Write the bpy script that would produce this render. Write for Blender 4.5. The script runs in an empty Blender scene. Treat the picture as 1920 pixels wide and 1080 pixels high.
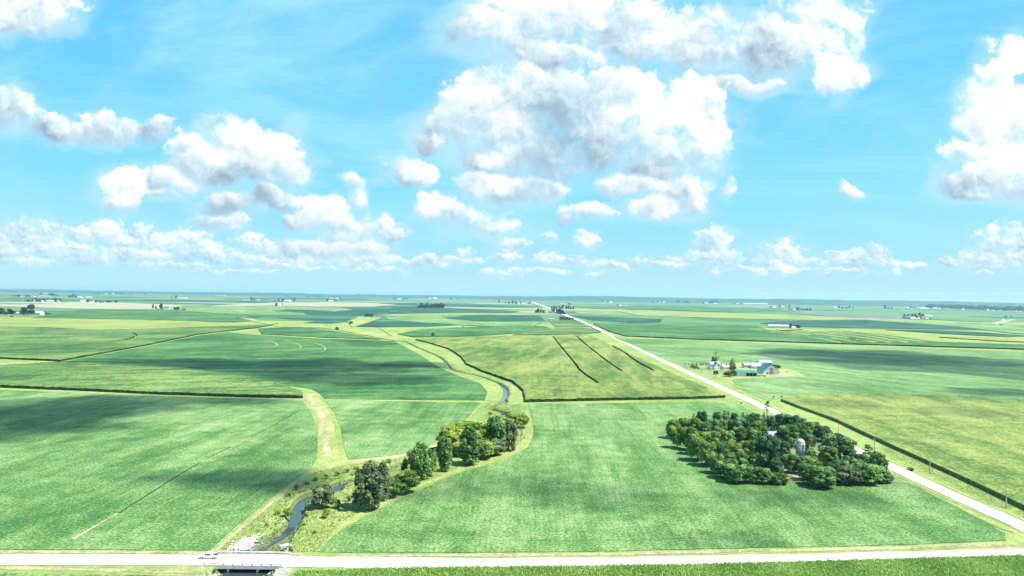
import bpy, math, random
import numpy as np
from mathutils import Vector, Matrix
from mathutils.geometry import delaunay_2d_cdt

random.seed(7)
RNG = np.random.default_rng(7)
R = math.radians
S = bpy.context.scene
COL = S.collection

# ------------------------------------------------------------------ camera
FPX = 1281.0
PITCH, ROLL, CAMZ = 0.689, 0.83, 80.0
cam_d = bpy.data.cameras.new("camera")
cam_d.sensor_width = 36.0
cam_d.lens = 36.0 * FPX / 1920.0
cam_d.clip_start = 1.0
cam_d.clip_end = 200000.0
cam = bpy.data.objects.new("camera", cam_d)
COL.objects.link(cam)
CAMR = Matrix.Rotation(R(90 + PITCH), 3, 'X') @ Matrix.Rotation(R(ROLL), 3, 'Z')
cam.matrix_world = Matrix.Translation((0, 0, CAMZ)) @ CAMR.to_4x4()
S.camera = cam

def ray(px, py):
    return CAMR @ Vector(((px - 960) / FPX, -(py - 540) / FPX, -1.0))

def G(px, py, z=0.0):
    """point of the plane at height z seen at a pixel of the photograph"""
    d = ray(px, py)
    dz = min(d.z, -0.0009)
    t = (z - CAMZ) / dz
    return Vector((d.x * t, d.y * t, z))

def ppm(p):
    return FPX / max(p.y, 1.0)          # photo pixels per metre at that distance

# ------------------------------------------------------------------ sun, sky, exposure
SUN_AZ, SUN_EL = 102.0, 58.0             # azimuth from +Y towards +X
SUNV = Vector((math.sin(R(SUN_AZ)) * math.cos(R(SUN_EL)), math.cos(R(SUN_AZ)) * math.cos(R(SUN_EL)), math.sin(R(SUN_EL))))
sl = bpy.data.lights.new("sun", 'SUN')
sl.energy = 4.5
sl.angle = R(0.5)
sl.color = (1.0, 0.95, 0.87)
so = bpy.data.objects.new("sun", sl)
so.rotation_euler = SUNV.to_track_quat('Z', 'Y').to_euler()
so.location = (0, 0, 900)
COL.objects.link(so)
S.view_settings.view_transform = 'Standard'
S.view_settings.look = 'None'
S.view_settings.gamma = 1.0
S.view_settings.exposure = 1.28
try:
    S.view_settings.use_curve_mapping = False
except Exception:
    pass
S.cycles.max_bounces = 6
S.cycles.transparent_max_bounces = 16
S.cycles.volume_bounces = 0
S.cycles.use_denoising = True

# ---- tiny node-graph language
class X:
    def __init__(s, t, sock): s.t, s.s = t, sock
    def _op(a, op, b=None, c=None, clamp=False):
        n = a.t.nodes.new('ShaderNodeMath'); n.operation = op; n.use_clamp = clamp
        for i, v in enumerate((a, b, c)):
            if v is None: continue
            if isinstance(v, X): a.t.links.new(v.s, n.inputs[i])
            else: n.inputs[i].default_value = v
        return X(a.t, n.outputs[0])
    def __add__(a, b): return a._op('ADD', b)
    def __radd__(a, b): return a._op('ADD', b)
    def __sub__(a, b): return a._op('SUBTRACT', b)
    def __rsub__(a, b): return (a._op('MULTIPLY', -1.0))._op('ADD', b)
    def __mul__(a, b): return a._op('MULTIPLY', b)
    def __rmul__(a, b): return a._op('MULTIPLY', b)
    def __truediv__(a, b): return a._op('DIVIDE', b)
    def max(a, b): return a._op('MAXIMUM', b)
    def min(a, b): return a._op('MINIMUM', b)
    def smax(a, b, k): return a._op('SMOOTH_MAX', b, k)
    def gt(a, b): return a._op('GREATER_THAN', b)
    def abs(a): return a._op('ABSOLUTE')
    def pow(a, b): return a._op('POWER', b)
    def clamp(a): return a._op('ADD', 0.0, clamp=True)
    def step(a, lo, hi):
        n = a.t.nodes.new('ShaderNodeMapRange'); n.interpolation_type = 'SMOOTHSTEP'
        a.t.links.new(a.s, n.inputs[0]); n.inputs[1].default_value = lo; n.inputs[2].default_value = hi
        return X(a.t, n.outputs[0])

def vmath(t, op, a, b):
    n = t.nodes.new('ShaderNodeVectorMath'); n.operation = op
    for i, v in enumerate((a, b)):
        if v is None: continue
        if isinstance(v, X): t.links.new(v.s, n.inputs[i])
        elif op == 'SCALE' and i == 1: n.inputs['Scale'].default_value = v
        else: n.inputs[i].default_value = v
    return X(t, n.outputs['Value'] if op == 'DOT_PRODUCT' else n.outputs[0])

def vmadd(t, a, b, c):
    n = t.nodes.new('ShaderNodeVectorMath'); n.operation = 'MULTIPLY_ADD'
    for i, v in enumerate((a, b, c)):
        if isinstance(v, X): t.links.new(v.s, n.inputs[i])
        else: n.inputs[i].default_value = v
    return X(t, n.outputs[0])

def noise(t, vec, scale, detail=4, rough=0.55, dim='3D', color=False, dist=0.0):
    n = t.nodes.new('ShaderNodeTexNoise'); n.noise_dimensions = dim
    if vec is not None: t.links.new(vec.s, n.inputs['Vector'])
    n.inputs['Scale'].default_value = scale; n.inputs['Detail'].default_value = detail
    n.inputs['Roughness'].default_value = rough; n.inputs['Distortion'].default_value = dist
    return X(t, n.outputs[1 if color else 0])

def ramp(t, fac, stops, interp='LINEAR'):
    n = t.nodes.new('ShaderNodeValToRGB'); n.color_ramp.interpolation = interp
    el = n.color_ramp.elements
    while len(el) < len(stops): el.new(0.5)
    for e, (p, c) in zip(el, stops):
        e.position = p; e.color = (c[0], c[1], c[2], 1)
    t.links.new(fac.s, n.inputs[0])
    return X(t, n.outputs[0])

def mixc(t, fac, a, b, mode='MIX'):
    n = t.nodes.new('ShaderNodeMix'); n.data_type = 'RGBA'; n.blend_type = mode
    for i, v in ((0, fac), (6, a), (7, b)):
        if isinstance(v, X): t.links.new(v.s, n.inputs[i])
        elif i == 0: n.inputs[0].default_value = v
        else: n.inputs[i].default_value = (v[0], v[1], v[2], 1)
    return X(t, n.outputs[2])

def combine(t, x, y, z):
    n = t.nodes.new('ShaderNodeCombineXYZ')
    for i, v in enumerate((x, y, z)):
        if isinstance(v, X): t.links.new(v.s, n.inputs[i])
        else: n.inputs[i].default_value = v
    return X(t, n.outputs[0])

# ---- sky with cumulus
W = bpy.data.worlds.new("World"); S.world = W
W.use_nodes = True
wt = W.node_tree; wt.nodes.clear()
w_out = wt.nodes.new('ShaderNodeOutputWorld')
w_bg = wt.nodes.new('ShaderNodeBackground')
wt.links.new(w_bg.outputs[0], w_out.inputs[0])
sky = wt.nodes.new('ShaderNodeTexSky'); sky.sky_type = 'NISHITA'
sky.sun_disc = False
sky.sun_elevation = R(SUN_EL); sky.sun_rotation = R(SUN_AZ)
sky.altitude = 300; sky.air_density = 1.0; sky.dust_density = 1.0; sky.ozone_density = 1.6
SKY_STRENGTH = 0.072
w_bg.inputs[1].default_value = SKY_STRENGTH

def lobe(px, py, a, b, br=0.0):
    """cloud lobe given by where it stands in the photograph -> sky coordinates, unit 100 px"""
    d = ray(px, py)
    return (d.x / d.y * 12.81, d.z / d.y * 12.81, a / 100.0, b / 100.0, br)

BIG = [(430,258,62,48,0.35),(375,300,70,45,0.15),(500,285,70,48,0.3),(320,335,55,28,-0.05),(545,315,52,36),(450,325,130,30,-0.25),(235,345,48,42,0.1),(222,378,42,26,-0.15),
       (300,365,50,16,-0.3),
       (420,385,72,26,-0.3),(400,415,56,22,-0.05),(500,375,75,26,-0.3),
       (10,215,62,48,0),(50,15,95,46,-0.1),(100,240,75,26,-0.2),(200,243,72,27,-0.25),(288,243,38,24,-0.3),
       (595,405,56,32,0.25),(650,432,62,26,-0.15),(660,335,26,18,0.1),(668,368,24,32,0.2),(640,465,80,24,-0.3),(570,468,40,20,-0.2),
       (765,322,58,27,-0.05),(728,425,22,18,0.25),
       (975,165,75,62,0.1),(925,215,100,66),(1050,185,110,70,-0.1),(850,245,78,40,-0.15),(1200,235,140,85,0.3),(1285,205,60,66,0.35),(1255,292,105,56,0.05),
       (1100,280,140,56,-0.38),(985,300,130,46,-0.3),(1165,170,95,46,0.2),(1315,275,48,48,0.15),(800,262,40,22),
       (905,300,30,22,0.35),(905,348,58,38,0.05),(960,365,84,32,-0.3),(1015,348,52,28),(870,412,84,30,-0.32),(818,388,36,36,0.3),(930,430,55,18,-0.2),
       (1195,345,66,28),(1290,362,52,46,0.1),(1240,392,56,30),(1100,402,60,22),(1372,352,18,24),(1330,200,30,50),
       (940,45,110,60,-0.15),(1075,40,85,66,0.4),(1030,105,95,34,-0.1),(1200,65,100,66),(1330,75,100,60,-0.05),(1450,85,95,66,-0.1),(1560,65,78,84,0.6),(1570,140,58,48,0.45),(1525,20,105,60,0.55),
       (1400,160,70,22,-0.1),
       (1885,135,52,66,0.5),(1850,195,62,48,0.25),(1905,215,80,60,0.25),(1875,292,100,42,0.45),(1795,292,48,24,0.15),(1800,342,76,36,-0.45),(1895,338,90,42,-0.3),(1850,240,70,40,0.1),
       (1592,358,30,13),(1830,365,90,18,-0.5)]
SMALL = [(1335,455,36,28),(1340,485,52,18),(1300,478,20,12),(1465,475,48,24),(1440,490,32,14),(1520,490,40,10),(1600,487,64,18),(1640,472,20,16),
         (1885,455,60,32),(1840,488,60,20),(1905,490,50,20),(1790,490,30,12),(1195,489,23,12),(1160,500,30,8),(1030,485,36,14),(1100,452,26,16),
         (1095,492,45,10),(960,458,34,16),(1030,445,16,14),(965,510,22,8),(1260,495,40,8),(1700,497,50,9),
         (45,445,75,32),(120,470,90,20),(200,438,42,24),(150,440,26,14),(262,432,20,16),(330,455,72,24),(250,478,82,18),(460,452,32,18),(520,470,52,18),
         (425,482,72,15),(610,478,70,14),(790,492,50,10),(870,488,42,9),(720,488,60,11),(40,490,90,10),(540,500,80,8),(300,500,90,8),(690,505,80,6),(420,510,110,6),(1400,505,60,6),(1560,508,90,6),(1000,508,60,5),(90,430,40,16),(370,470,50,20),(170,485,70,16),(570,488,60,14),(480,492,60,12),(700,470,34,16),(740,440,30,20),(20,470,60,22),(660,490,50,12),(230,455,40,18)]

_pr = random.Random(5)
SMALL += [(_pr.uniform(690, 1930), _pr.uniform(472, 516), _pr.uniform(12, 32), _pr.uniform(4, 11)) for _ in range(28)]

def sky_graph():
    t = wt
    tc = t.nodes.new('ShaderNodeTexCoord')
    sep = t.nodes.new('ShaderNodeSeparateXYZ'); t.links.new(tc.outputs['Generated'], sep.inputs[0])
    dx, dy, dz = (X(t, sep.outputs[i]) for i in range(3))
    ay = dy.abs().max(0.05)
    u = dx / ay * 12.81
    v = dz / ay * 12.81
    P = combine(t, u, v, 0.0)
    # clear sky: the physical sky, richer in cyan as the photograph is
    skyc = X(t, sky.outputs[0])
    grad = ramp(t, dz.max(0.0), [(0.0, (2.4, 4.5, 5.7)), (0.05, (1.9, 4.5, 5.9)), (0.14, (1.20, 4.5, 6.1)), (0.30, (0.80, 4.0, 6.2)), (0.7, (0.5, 2.6, 5.4))])
    skyc = mixc(t, 0.8, skyc, grad)
    cir = noise(t, vmath(t, 'MULTIPLY', P, (0.09, 0.40, 0.0)), 1.0, 7, 0.66, dist=1.2)
    skyc = mixc(t, cir.step(0.38, 0.70) * 0.72, skyc, (2.7, 5.2, 6.3))
    L = (0.50, 0.86, 1.0)

    def layer(under, lobes, freq, warp, soft, rough, puff, gain, haze, veil_amt):
        wv = noise(t, P, freq * 1.0, 4, 0.55, '2D', True)
        Pw = vmath(t, 'ADD', P, vmath(t, 'MULTIPLY', vmath(t, 'SUBTRACT', wv, (0.5, 0.5, 0.5)), (warp, warp, 0.0)))
        m = None; D = None
        for (x, y, a, b, br) in lobes:
            ia, ib = 1.0 / (1.26 * a), 1.0 / (1.26 * b)
            src = Pw if D is None else vmadd(t, D, (1e-7, 1e-7, 0.0), Pw)      # keeps the chain in order
            d = vmadd(t, src, (ia, ib, 0.0), (-x * ia, -y * ib, br))
            mi = 1.0 - vmath(t, 'DOT_PRODUCT', d, d)
            if m is None: m, D = mi, d; continue
            g = (mi - m)._op('MULTIPLY_ADD', 1.6, 0.5, clamp=True)
            n = t.nodes.new('ShaderNodeMix'); n.data_type = 'VECTOR'
            t.links.new(g.s, n.inputs[0]); t.links.new(D.s, n.inputs[4]); t.links.new(d.s, n.inputs[5])
            D = X(t, n.outputs[1])
            m = m.smax(mi, 0.30)
        m = m.max(-1.5)

        def dens(pt):
            n1 = noise(t, pt, freq * 1.6, 7, rough, '2D')
            vo = t.nodes.new('ShaderNodeTexVoronoi'); vo.voronoi_dimensions = '2D'; vo.feature = 'F1'
            t.links.new(pt.s, vo.inputs['Vector']); vo.inputs['Scale'].default_value = freq * 3.0
            vo.inputs['Detail'].default_value = 2.5; vo.inputs['Roughness'].default_value = 0.55
            b = 0.55 - X(t, vo.outputs['Distance'])
            return (n1 - 0.5) * 2.2 * gain + b * puff
        wv2 = noise(t, P, freq * 3.5, 4, 0.6, '2D', True)
        Pf = vmath(t, 'ADD', P, vmath(t, 'MULTIPLY', vmath(t, 'SUBTRACT', wv2, (0.5, 0.5, 0.5)), (0.35 / freq, 0.35 / freq, 0.0)))
        d0 = dens(Pf)
        d1 = dens(vmath(t, 'ADD', Pf, (L[0] * 0.14 / freq, L[1] * 0.14 / freq, 0.0)))
        big = noise(t, P, freq * 0.55, 3, 0.5, '2D')
        rho = m * 0.95 + d0 * 0.9 - 0.02
        under_ = vmath(t, 'DOT_PRODUCT', D, (0.0, -1.0, -1.2)).max(0.0)
        wisp = noise(t, P, freq * 0.7, 2, 0.5, '2D').step(0.45, 0.70)
        alpha = (rho / (under_ * 0.7 + wisp * 0.75 + soft)).step(0.0, 1.0)
        thin = noise(t, P, freq * 0.8, 2, 0.5, '2D').step(0.25, 0.6)
        alpha = alpha * (0.78 + thin * 0.22)
        lit = 0.57 + vmath(t, 'DOT_PRODUCT', D, L) * 0.66 + (d0 - d1) * 0.60 + (big - 0.5) * 1.15
        # thick cores seen from below stay grey, thin rims shine
        lit = lit + (1.0 - rho.step(0.05, 0.8)) * 0.14
        colr = ramp(t, lit.clamp(), [(0.0, (2.0, 2.7, 3.3)), (0.25, (3.0, 3.9, 4.5)), (0.5, (4.3, 5.1, 5.5)), (0.72, (5.5, 5.9, 6.0)), (1.0, (8.0, 8.0, 7.9))])
        if haze > 0: colr = mixc(t, haze, colr, (3.2, 4.9, 5.8))
        vn = noise(t, vmath(t, 'MULTIPLY', P, (0.6, 1.2, 0.0)), freq * 1.1, 5, 0.6, '2D', dist=0.5)
        veil = (m * 0.8 + (vn - 0.5) * 2.6 + 0.35).step(-0.1, 1.1) * veil_amt
        under = mixc(t, veil, under, (3.4, 5.0, 5.9))
        return mixc(t, alpha, under, colr)
    up = dz.step(-0.005, 0.012)
    c = layer(skyc, [lobe(*q) for q in SMALL], 2.6, 0.30, 0.50, 0.58, 0.55, 0.62, 0.35, 0.55)
    c = layer(c, [lobe(*q) for q in BIG], 0.85, 0.75, 0.42, 0.58, 0.42, 0.76, 0.0, 0.62)
    low = mixc(t, 1.0 - dz.step(0.0, 0.055), c, (3.1, 5.1, 6.1))
    c = mixc(t, 0.8, c, low)
    c = mixc(t, up, (3.0, 4.9, 5.9), c)
    t.links.new(c.s, w_bg.inputs[0])
sky_graph()
try:
    W.cycles.sampling_method = 'MANUAL'; W.cycles.sample_map_resolution = 512
except Exception:
    pass

# ------------------------------------------------------------------ materials
def new_mat(name):
    m = bpy.data.materials.new(name); m.use_nodes = True
    t = m.node_tree
    b = t.nodes['Principled BSDF']
    b.inputs['Roughness'].default_value = 0.85
    b.inputs['Specular IOR Level'].default_value = 0.2
    return m, t, b

def world_pos(t):
    g = t.nodes.new('ShaderNodeNewGeometry')
    return X(t, g.outputs['Position'])

def rotz(t, v, ang, sx, sy):
    n = t.nodes.new('ShaderNodeVectorRotate'); n.rotation_type = 'Z_AXIS'
    t.links.new(v.s, n.inputs['Vector']); n.inputs['Angle'].default_value = R(ang)
    return vmath(t, 'MULTIPLY', X(t, n.outputs[0]), (sx, sy, 1.0))

def bump(t, b, h, strength, dist):
    n = t.nodes.new('ShaderNodeBump'); n.inputs['Strength'].default_value = strength; n.inputs['Distance'].default_value = dist
    t.links.new(h.s, n.inputs['Height']); t.links.new(n.outputs[0], b.inputs['Normal'])

def crop(name, dark, mid, light, ang=0.0, rows=0.0, pitch=3.0, patch=0.5, streak=0.5, grain=1.0, tuft=1.6, bumpy=0.8, blotch=0.0):
    """crop canopy: large soil patches, streaks along the drilling, leaf grain, optional rows"""
    m, t, b = new_mat(name)
    p = world_pos(t)
    p = vmath(t, 'MULTIPLY', p, (1, 1, 0.3))
    n1 = noise(t, p, 0.006, 5, 0.55, dist=0.8)
    n2 = noise(t, rotz(t, p, ang, 0.06, 0.011), 1.0, 5, 0.6)
    n3 = noise(t, p, 1.0 / tuft, 3, 0.75)
    n4 = noise(t, p, 0.11, 3, 0.6)
    n5 = noise(t, rotz(t, p, 1.8, 0.45, 0.012), 1.0, 3, 0.6)
    f = 0.48 + (n5 - 0.5) * 0.50 + (n1 - 0.5) * (patch * 2.4) + (n2 - 0.5) * (streak * 2.2) + (n3 - 0.5) * (grain * 2.4) + (n4 - 0.5) * 0.9
    if rows > 0:
        w = t.nodes.new('ShaderNodeTexWave'); w.bands_direction = 'X'
        rv = rotz(t, p, ang, 1.0, 1.0)
        t.links.new(rv.s, w.inputs['Vector']); w.inputs['Scale'].default_value = 0.314 / pitch * 1.0
        w.inputs['Distortion'].default_value = 1.0; w.inputs['Detail'].default_value = 2; w.inputs['Detail Scale'].default_value = 0.3
        f = f + (X(t, w.outputs['Fac']) - 0.5) * rows
    if blotch > 0:
        nb = noise(t, rotz(t, p, ang, 0.012, 0.03), 1.0, 5, 0.62)
        f = f - nb.step(0.52, 0.72) * blotch
    c = ramp(t, f.clamp(), [(0.05, dark), (0.5, mid), (0.95, light)])
    t.links.new(c.s, b.inputs['Base Color'])
    bump(t, b, n3 * 0.8 + n4 * 0.8, bumpy, 1.0)
    b.inputs['Roughness'].default_value = 0.75
    return m

def plain(name, c, c2=None, scale=3.0, rough=0.85, spec=0.2, metal=0.0, bumpy=0.0):
    m, t, b = new_mat(name)
    b.inputs['Roughness'].default_value = rough; b.inputs['Specular IOR Level'].default_value = spec; b.inputs['Metallic'].default_value = metal
    c2 = c2 or tuple(v * 0.75 for v in c)
    tc = t.nodes.new('ShaderNodeTexCoord')
    n = noise(t, X(t, tc.outputs['Object']), scale, 5, 0.65)
    col = ramp(t, n, [(0.3, c2), (0.7, c)])
    t.links.new(col.s, b.inputs['Base Color'])
    if bumpy: bump(t, b, n, bumpy, 0.2)
    return m

M = {}
M['soy'] = crop('soy', (0.026, 0.098, 0.018), (0.098, 0.204, 0.050), (0.25, 0.325, 0.145), ang=4, patch=0.55, streak=0.55, grain=1.15, tuft=1.0, blotch=0.22)
M['soy_b'] = crop('soy_far_side', (0.040, 0.112, 0.026), (0.118, 0.212, 0.064), (0.23, 0.320, 0.140), ang=-30, patch=0.5, streak=0.7, grain=1.1, tuft=1.4, blotch=0.12)
M['soy_c'] = crop('soy_dense', (0.010, 0.054, 0.012), (0.038, 0.120, 0.028), (0.115, 0.225, 0.065), ang=80, patch=0.6, streak=0.8, grain=1.0, tuft=1.5, blotch=0.2)
M['soy_dark'] = crop('soy_dark', (0.005, 0.040, 0.024), (0.012, 0.066, 0.040), (0.040, 0.13, 0.070), ang=84, patch=0.7, streak=0.9, grain=0.6, tuft=3.0)  # dark crop green with far cloud shade partly put into the colour
M['corn'] = crop('corn', (0.036, 0.092, 0.014), (0.122, 0.176, 0.030), (0.235, 0.270, 0.076), ang=8, patch=0.6, streak=0.8, grain=1.1, tuft=1.5, blotch=0.35)
M['corn_b'] = crop('corn_pale', (0.095, 0.150, 0.030), (0.195, 0.240, 0.060), (0.29, 0.32, 0.11), ang=75, patch=0.5, streak=0.9, grain=1.0, tuft=2.0, blotch=0.2)
M['corn_c'] = crop('corn_green', (0.024, 0.076, 0.013), (0.078, 0.146, 0.032), (0.170, 0.240, 0.066), ang=70, patch=0.7, streak=0.9, grain=1.0, tuft=2.2, blotch=0.3)
M['tan'] = crop('stubble', (0.20, 0.21, 0.13), (0.29, 0.27, 0.175), (0.36, 0.32, 0.22), ang=85, patch=0.6, streak=0.8, grain=0.3, tuft=4)
M['grey'] = crop('fallow', (0.07, 0.11, 0.10), (0.11, 0.145, 0.125), (0.16, 0.185, 0.15), ang=85, patch=0.6, streak=0.8, grain=0.3, tuft=4)
M['mow'] = crop('mown_grass', (0.13, 0.18, 0.04), (0.225, 0.265, 0.075), (0.36, 0.36, 0.15), ang=5, patch=0.4, streak=0.6, grain=0.9, tuft=1.2, bumpy=0.4)
M['lawn'] = crop('lawn', (0.10, 0.17, 0.035), (0.22, 0.27, 0.075), (0.36, 0.34, 0.15), patch=0.6, streak=0.4, grain=0.7, tuft=4.0, bumpy=0.3)
M['dry'] = crop('dry_grass', (0.16, 0.15, 0.08), (0.30, 0.26, 0.15), (0.42, 0.36, 0.24), ang=2, patch=0.4, streak=0.7, grain=1.0, tuft=1.2, bumpy=0.5)
M['wet'] = crop('marsh', (0.055, 0.10, 0.035), (0.13, 0.17, 0.07), (0.24, 0.26, 0.13), patch=0.6, streak=0.4, grain=1.2, tuft=1.5, bumpy=0.7)
M['dirt'] = plain('dirt', (0.36, 0.32, 0.25), (0.20, 0.17, 0.12), 0.4)
M['stalk'] = crop('corn_stalks', (0.004, 0.018, 0.005), (0.010, 0.036, 0.009), (0.030, 0.075, 0.018), grain=1.6, tuft=0.8)  # dark stalk green, deepened to put shade on sunlit corn edges
M['stalk_pale'] = crop('corn_stalks_shaded', (0.026, 0.072, 0.020), (0.066, 0.138, 0.034), (0.13, 0.22, 0.06), grain=1.6, tuft=0.8)  # lighter copy for the edge that faces away from the sun
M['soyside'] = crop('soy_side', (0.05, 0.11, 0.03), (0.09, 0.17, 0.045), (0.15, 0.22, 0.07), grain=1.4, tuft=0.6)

def ground_mat():
    m, t, b = new_mat('ground')
    p = world_pos(t)
    n1 = noise(t, p, 0.012, 5, 0.6, dist=1.0)
    n2 = noise(t, p, 0.16, 5, 0.65)
    n3 = noise(t, p, 0.9, 3, 0.75)
    f = 0.5 + (n1 - 0.5) * 1.0 + (n2 - 0.5) * 1.1 + (n3 - 0.5) * 1.1
    c = ramp(t, f.clamp(), [(0.05, (0.060, 0.125, 0.028)), (0.35, (0.150, 0.220, 0.055)), (0.6, (0.220, 0.275, 0.080)), (0.95, (0.38, 0.38, 0.18))])
    sep = t.nodes.new('ShaderNodeSeparateXYZ'); t.links.new(p.s, sep.inputs[0])
    z = X(t, sep.outputs[2])
    mud = mixc(t, (z * -1.0 + (n2 - 0.5) * 1.2).step(0.5, 1.1), c, ramp(t, n3, [(0.3, (0.035, 0.042, 0.02)), (0.45, (0.10, 0.115, 0.055)), (0.55, (0.13, 0.17, 0.06)), (0.8, (0.20, 0.23, 0.10))]))
    t.links.new(mud.s, b.inputs['Base Color'])
    bump(t, b, n2 + n3 * 0.7, 0.7, 0.8)
    return m
M['ground'] = ground_mat()

def farm_mosaic():
    """the quilt of quarter sections towards the horizon"""
    m, t, b = new_mat('farmland')
    p = world_pos(t)
    wob = noise(t, p, 0.0012, 3, 0.5, color=True)
    q = rotz(t, vmath(t, 'ADD', p, vmath(t, 'MULTIPLY', vmath(t, 'SUBTRACT', wob, (0.5, 0.5, 0.5)), (160, 160, 0))), 1.8, 1 / 640.0, 1 / 420.0)
    fl = vmath(t, 'FLOOR', q, None)
    wn = t.nodes.new('ShaderNodeTexWhiteNoise'); wn.noise_dimensions = '2D'; t.links.new(fl.s, wn.inputs['Vector'])
    k = X(t, wn.outputs['Value'])
    c = ramp(t, k, [(0.0, (0.065, 0.165, 0.060)), (0.24, (0.105, 0.185, 0.060)), (0.40, (0.030, 0.110, 0.048)), (0.58, (0.070, 0.165, 0.066)),
                    (0.74, (0.008, 0.056, 0.036)), (0.86, (0.17, 0.20, 0.085)), (0.94, (0.26, 0.24, 0.145))], 'CONSTANT')
    n = noise(t, p, 0.004, 6, 0.6)
    c = mixc(t, (n - 0.42).clamp(), c, (0.17, 0.25, 0.11))
    t.links.new(c.s, b.inputs['Base Color'])
    return m
M['mosaic'] = farm_mosaic()

def gravel():
    m, t, b = new_mat('gravel')
    p = world_pos(t)
    n = noise(t, p, 0.8, 6, 0.7); n2 = noise(t, p, 0.05, 4, 0.6)
    c = ramp(t, (n + n2) * 0.5, [(0.3, (0.50, 0.47, 0.43)), (0.55, (0.72, 0.69, 0.64)), (0.75, (0.80, 0.78, 0.73))])
    t.links.new(c.s, b.inputs['Base Color']); bump(t, b, n, 0.3, 0.1)
    return m
M['gravel'] = gravel()

def water():
    m, t, b = new_mat('water')
    b.inputs['Base Color'].default_value = (0.030, 0.045, 0.050, 1); b.inputs['Roughness'].default_value = 0.06
    b.inputs['Specular IOR Level'].default_value = 0.9; b.inputs['IOR'].default_value = 1.45
    p = world_pos(t); bump(t, b, noise(t, p, 1.6, 3, 0.6), 0.10, 0.1)
    return m
M['water'] = water()

def leaf(name, c1, c2, c3, trans=0.38):
    m, t, b = new_mat(name)
    at = t.nodes.new('ShaderNodeAttribute'); at.attribute_name = 'tone'
    oi = t.nodes.new('ShaderNodeObjectInfo')
    f = X(t, at.outputs['Fac']) * 0.85 + X(t, oi.outputs['Random']) * 0.25
    c = ramp(t, f.clamp(), [(0.1, c1), (0.5, c2), (0.95, c3)])
    t.links.new(c.s, b.inputs['Base Color']); b.inputs['Roughness'].default_value = 0.6
    tr = t.nodes.new('ShaderNodeBsdfTranslucent'); t.links.new(c.s, tr.inputs[0])
    mx = t.nodes.new('ShaderNodeMixShader'); mx.inputs[0].default_value = trans
    t.links.new(b.outputs[0], mx.inputs[1]); t.links.new(tr.outputs[0], mx.inputs[2])
    t.links.new(mx.outputs[0], t.nodes['Material Output'].inputs[0])
    return m
LEAF = {
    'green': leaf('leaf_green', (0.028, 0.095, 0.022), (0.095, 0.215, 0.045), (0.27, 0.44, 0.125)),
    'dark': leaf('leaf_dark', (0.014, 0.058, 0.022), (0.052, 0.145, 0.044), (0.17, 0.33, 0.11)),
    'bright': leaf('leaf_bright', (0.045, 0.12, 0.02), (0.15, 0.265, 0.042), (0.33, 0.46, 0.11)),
    'yellow': leaf('leaf_yellow', (0.078, 0.140, 0.016), (0.202, 0.297, 0.031), (0.403, 0.482, 0.073)),
    'olive': leaf('leaf_olive', (0.050, 0.092, 0.040), (0.130, 0.195, 0.085), (0.280, 0.350, 0.180)),
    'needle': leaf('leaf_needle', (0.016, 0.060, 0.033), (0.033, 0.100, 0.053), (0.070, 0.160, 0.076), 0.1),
    'far': leaf('leaf_far', (0.004, 0.016, 0.014), (0.010, 0.032, 0.024), (0.028, 0.066, 0.040), 0.1),
    'dead': leaf('leaf_dead', (0.16, 0.13, 0.13), (0.26, 0.21, 0.21), (0.36, 0.31, 0.30), 0.1),
    'corn': leaf('leaf_corn', (0.085, 0.200, 0.035), (0.22, 0.38, 0.075), (0.42, 0.55, 0.18)),
    'grass': leaf('leaf_grass', (0.096, 0.175, 0.044), (0.263, 0.350, 0.096), (0.542, 0.578, 0.228)),
}
M['bark'] = plain('bark', (0.16, 0.13, 0.10), (0.07, 0.055, 0.045), 4)
M['white'] = plain('white_paint', (0.80, 0.80, 0.80), (0.66, 0.66, 0.67), 0.6)
M['metal'] = plain('pale_sheet_metal', (0.62, 0.65, 0.70), (0.48, 0.50, 0.55), 0.4, 0.5, 0.4)
M['teal'] = plain('teal_metal_roof', (0.022, 0.20, 0.205), (0.016, 0.15, 0.155), 0.5, 0.45, 0.4)
M['greyroof'] = plain('grey_shingle', (0.36, 0.36, 0.40), (0.24, 0.24, 0.28), 1.5)
M['darkroof'] = plain('dark_shingle', (0.10, 0.10, 0.13), (0.06, 0.06, 0.08), 1.5)
M['redwood'] = plain('weathered_red_wood', (0.32, 0.14, 0.12), (0.22, 0.11, 0.10), 1.2)
M['redroof'] = plain('rust_red_metal', (0.42, 0.28, 0.25), (0.46, 0.42, 0.40), 1.5)
M['pink'] = plain('faded_red_siding', (0.46, 0.26, 0.23), (0.34, 0.19, 0.18), 0.8)
M['glass'] = plain('window_glass', (0.03, 0.035, 0.05), (0.015, 0.02, 0.03), 2, 0.1, 0.6)
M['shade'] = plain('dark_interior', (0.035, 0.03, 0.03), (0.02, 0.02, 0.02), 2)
M['concrete'] = plain('concrete', (0.60, 0.59, 0.56), (0.42, 0.41, 0.39), 0.7)
M['steel'] = plain('galvanised_steel', (0.46, 0.49, 0.52), (0.32, 0.35, 0.38), 0.8, 0.5, 0.5)
M['stave'] = plain('concrete_staves', (0.36, 0.33, 0.32), (0.24, 0.22, 0.21), 2.2)
M['rock'] = plain('pale_limestone', (0.52, 0.49, 0.46), (0.30, 0.28, 0.26), 0.9, bumpy=0.5)
M['rubber'] = plain('rubber', (0.02, 0.02, 0.02), (0.012, 0.012, 0.012), 5)
M['carwhite'] = plain('car_paint_white', (0.78, 0.78, 0.80), (0.74, 0.74, 0.77), 1, 0.25, 0.6)
M['carblue'] = plain('car_paint_blue', (0.03, 0.08, 0.22), (0.025, 0.06, 0.18), 1, 0.25, 0.6)
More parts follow.
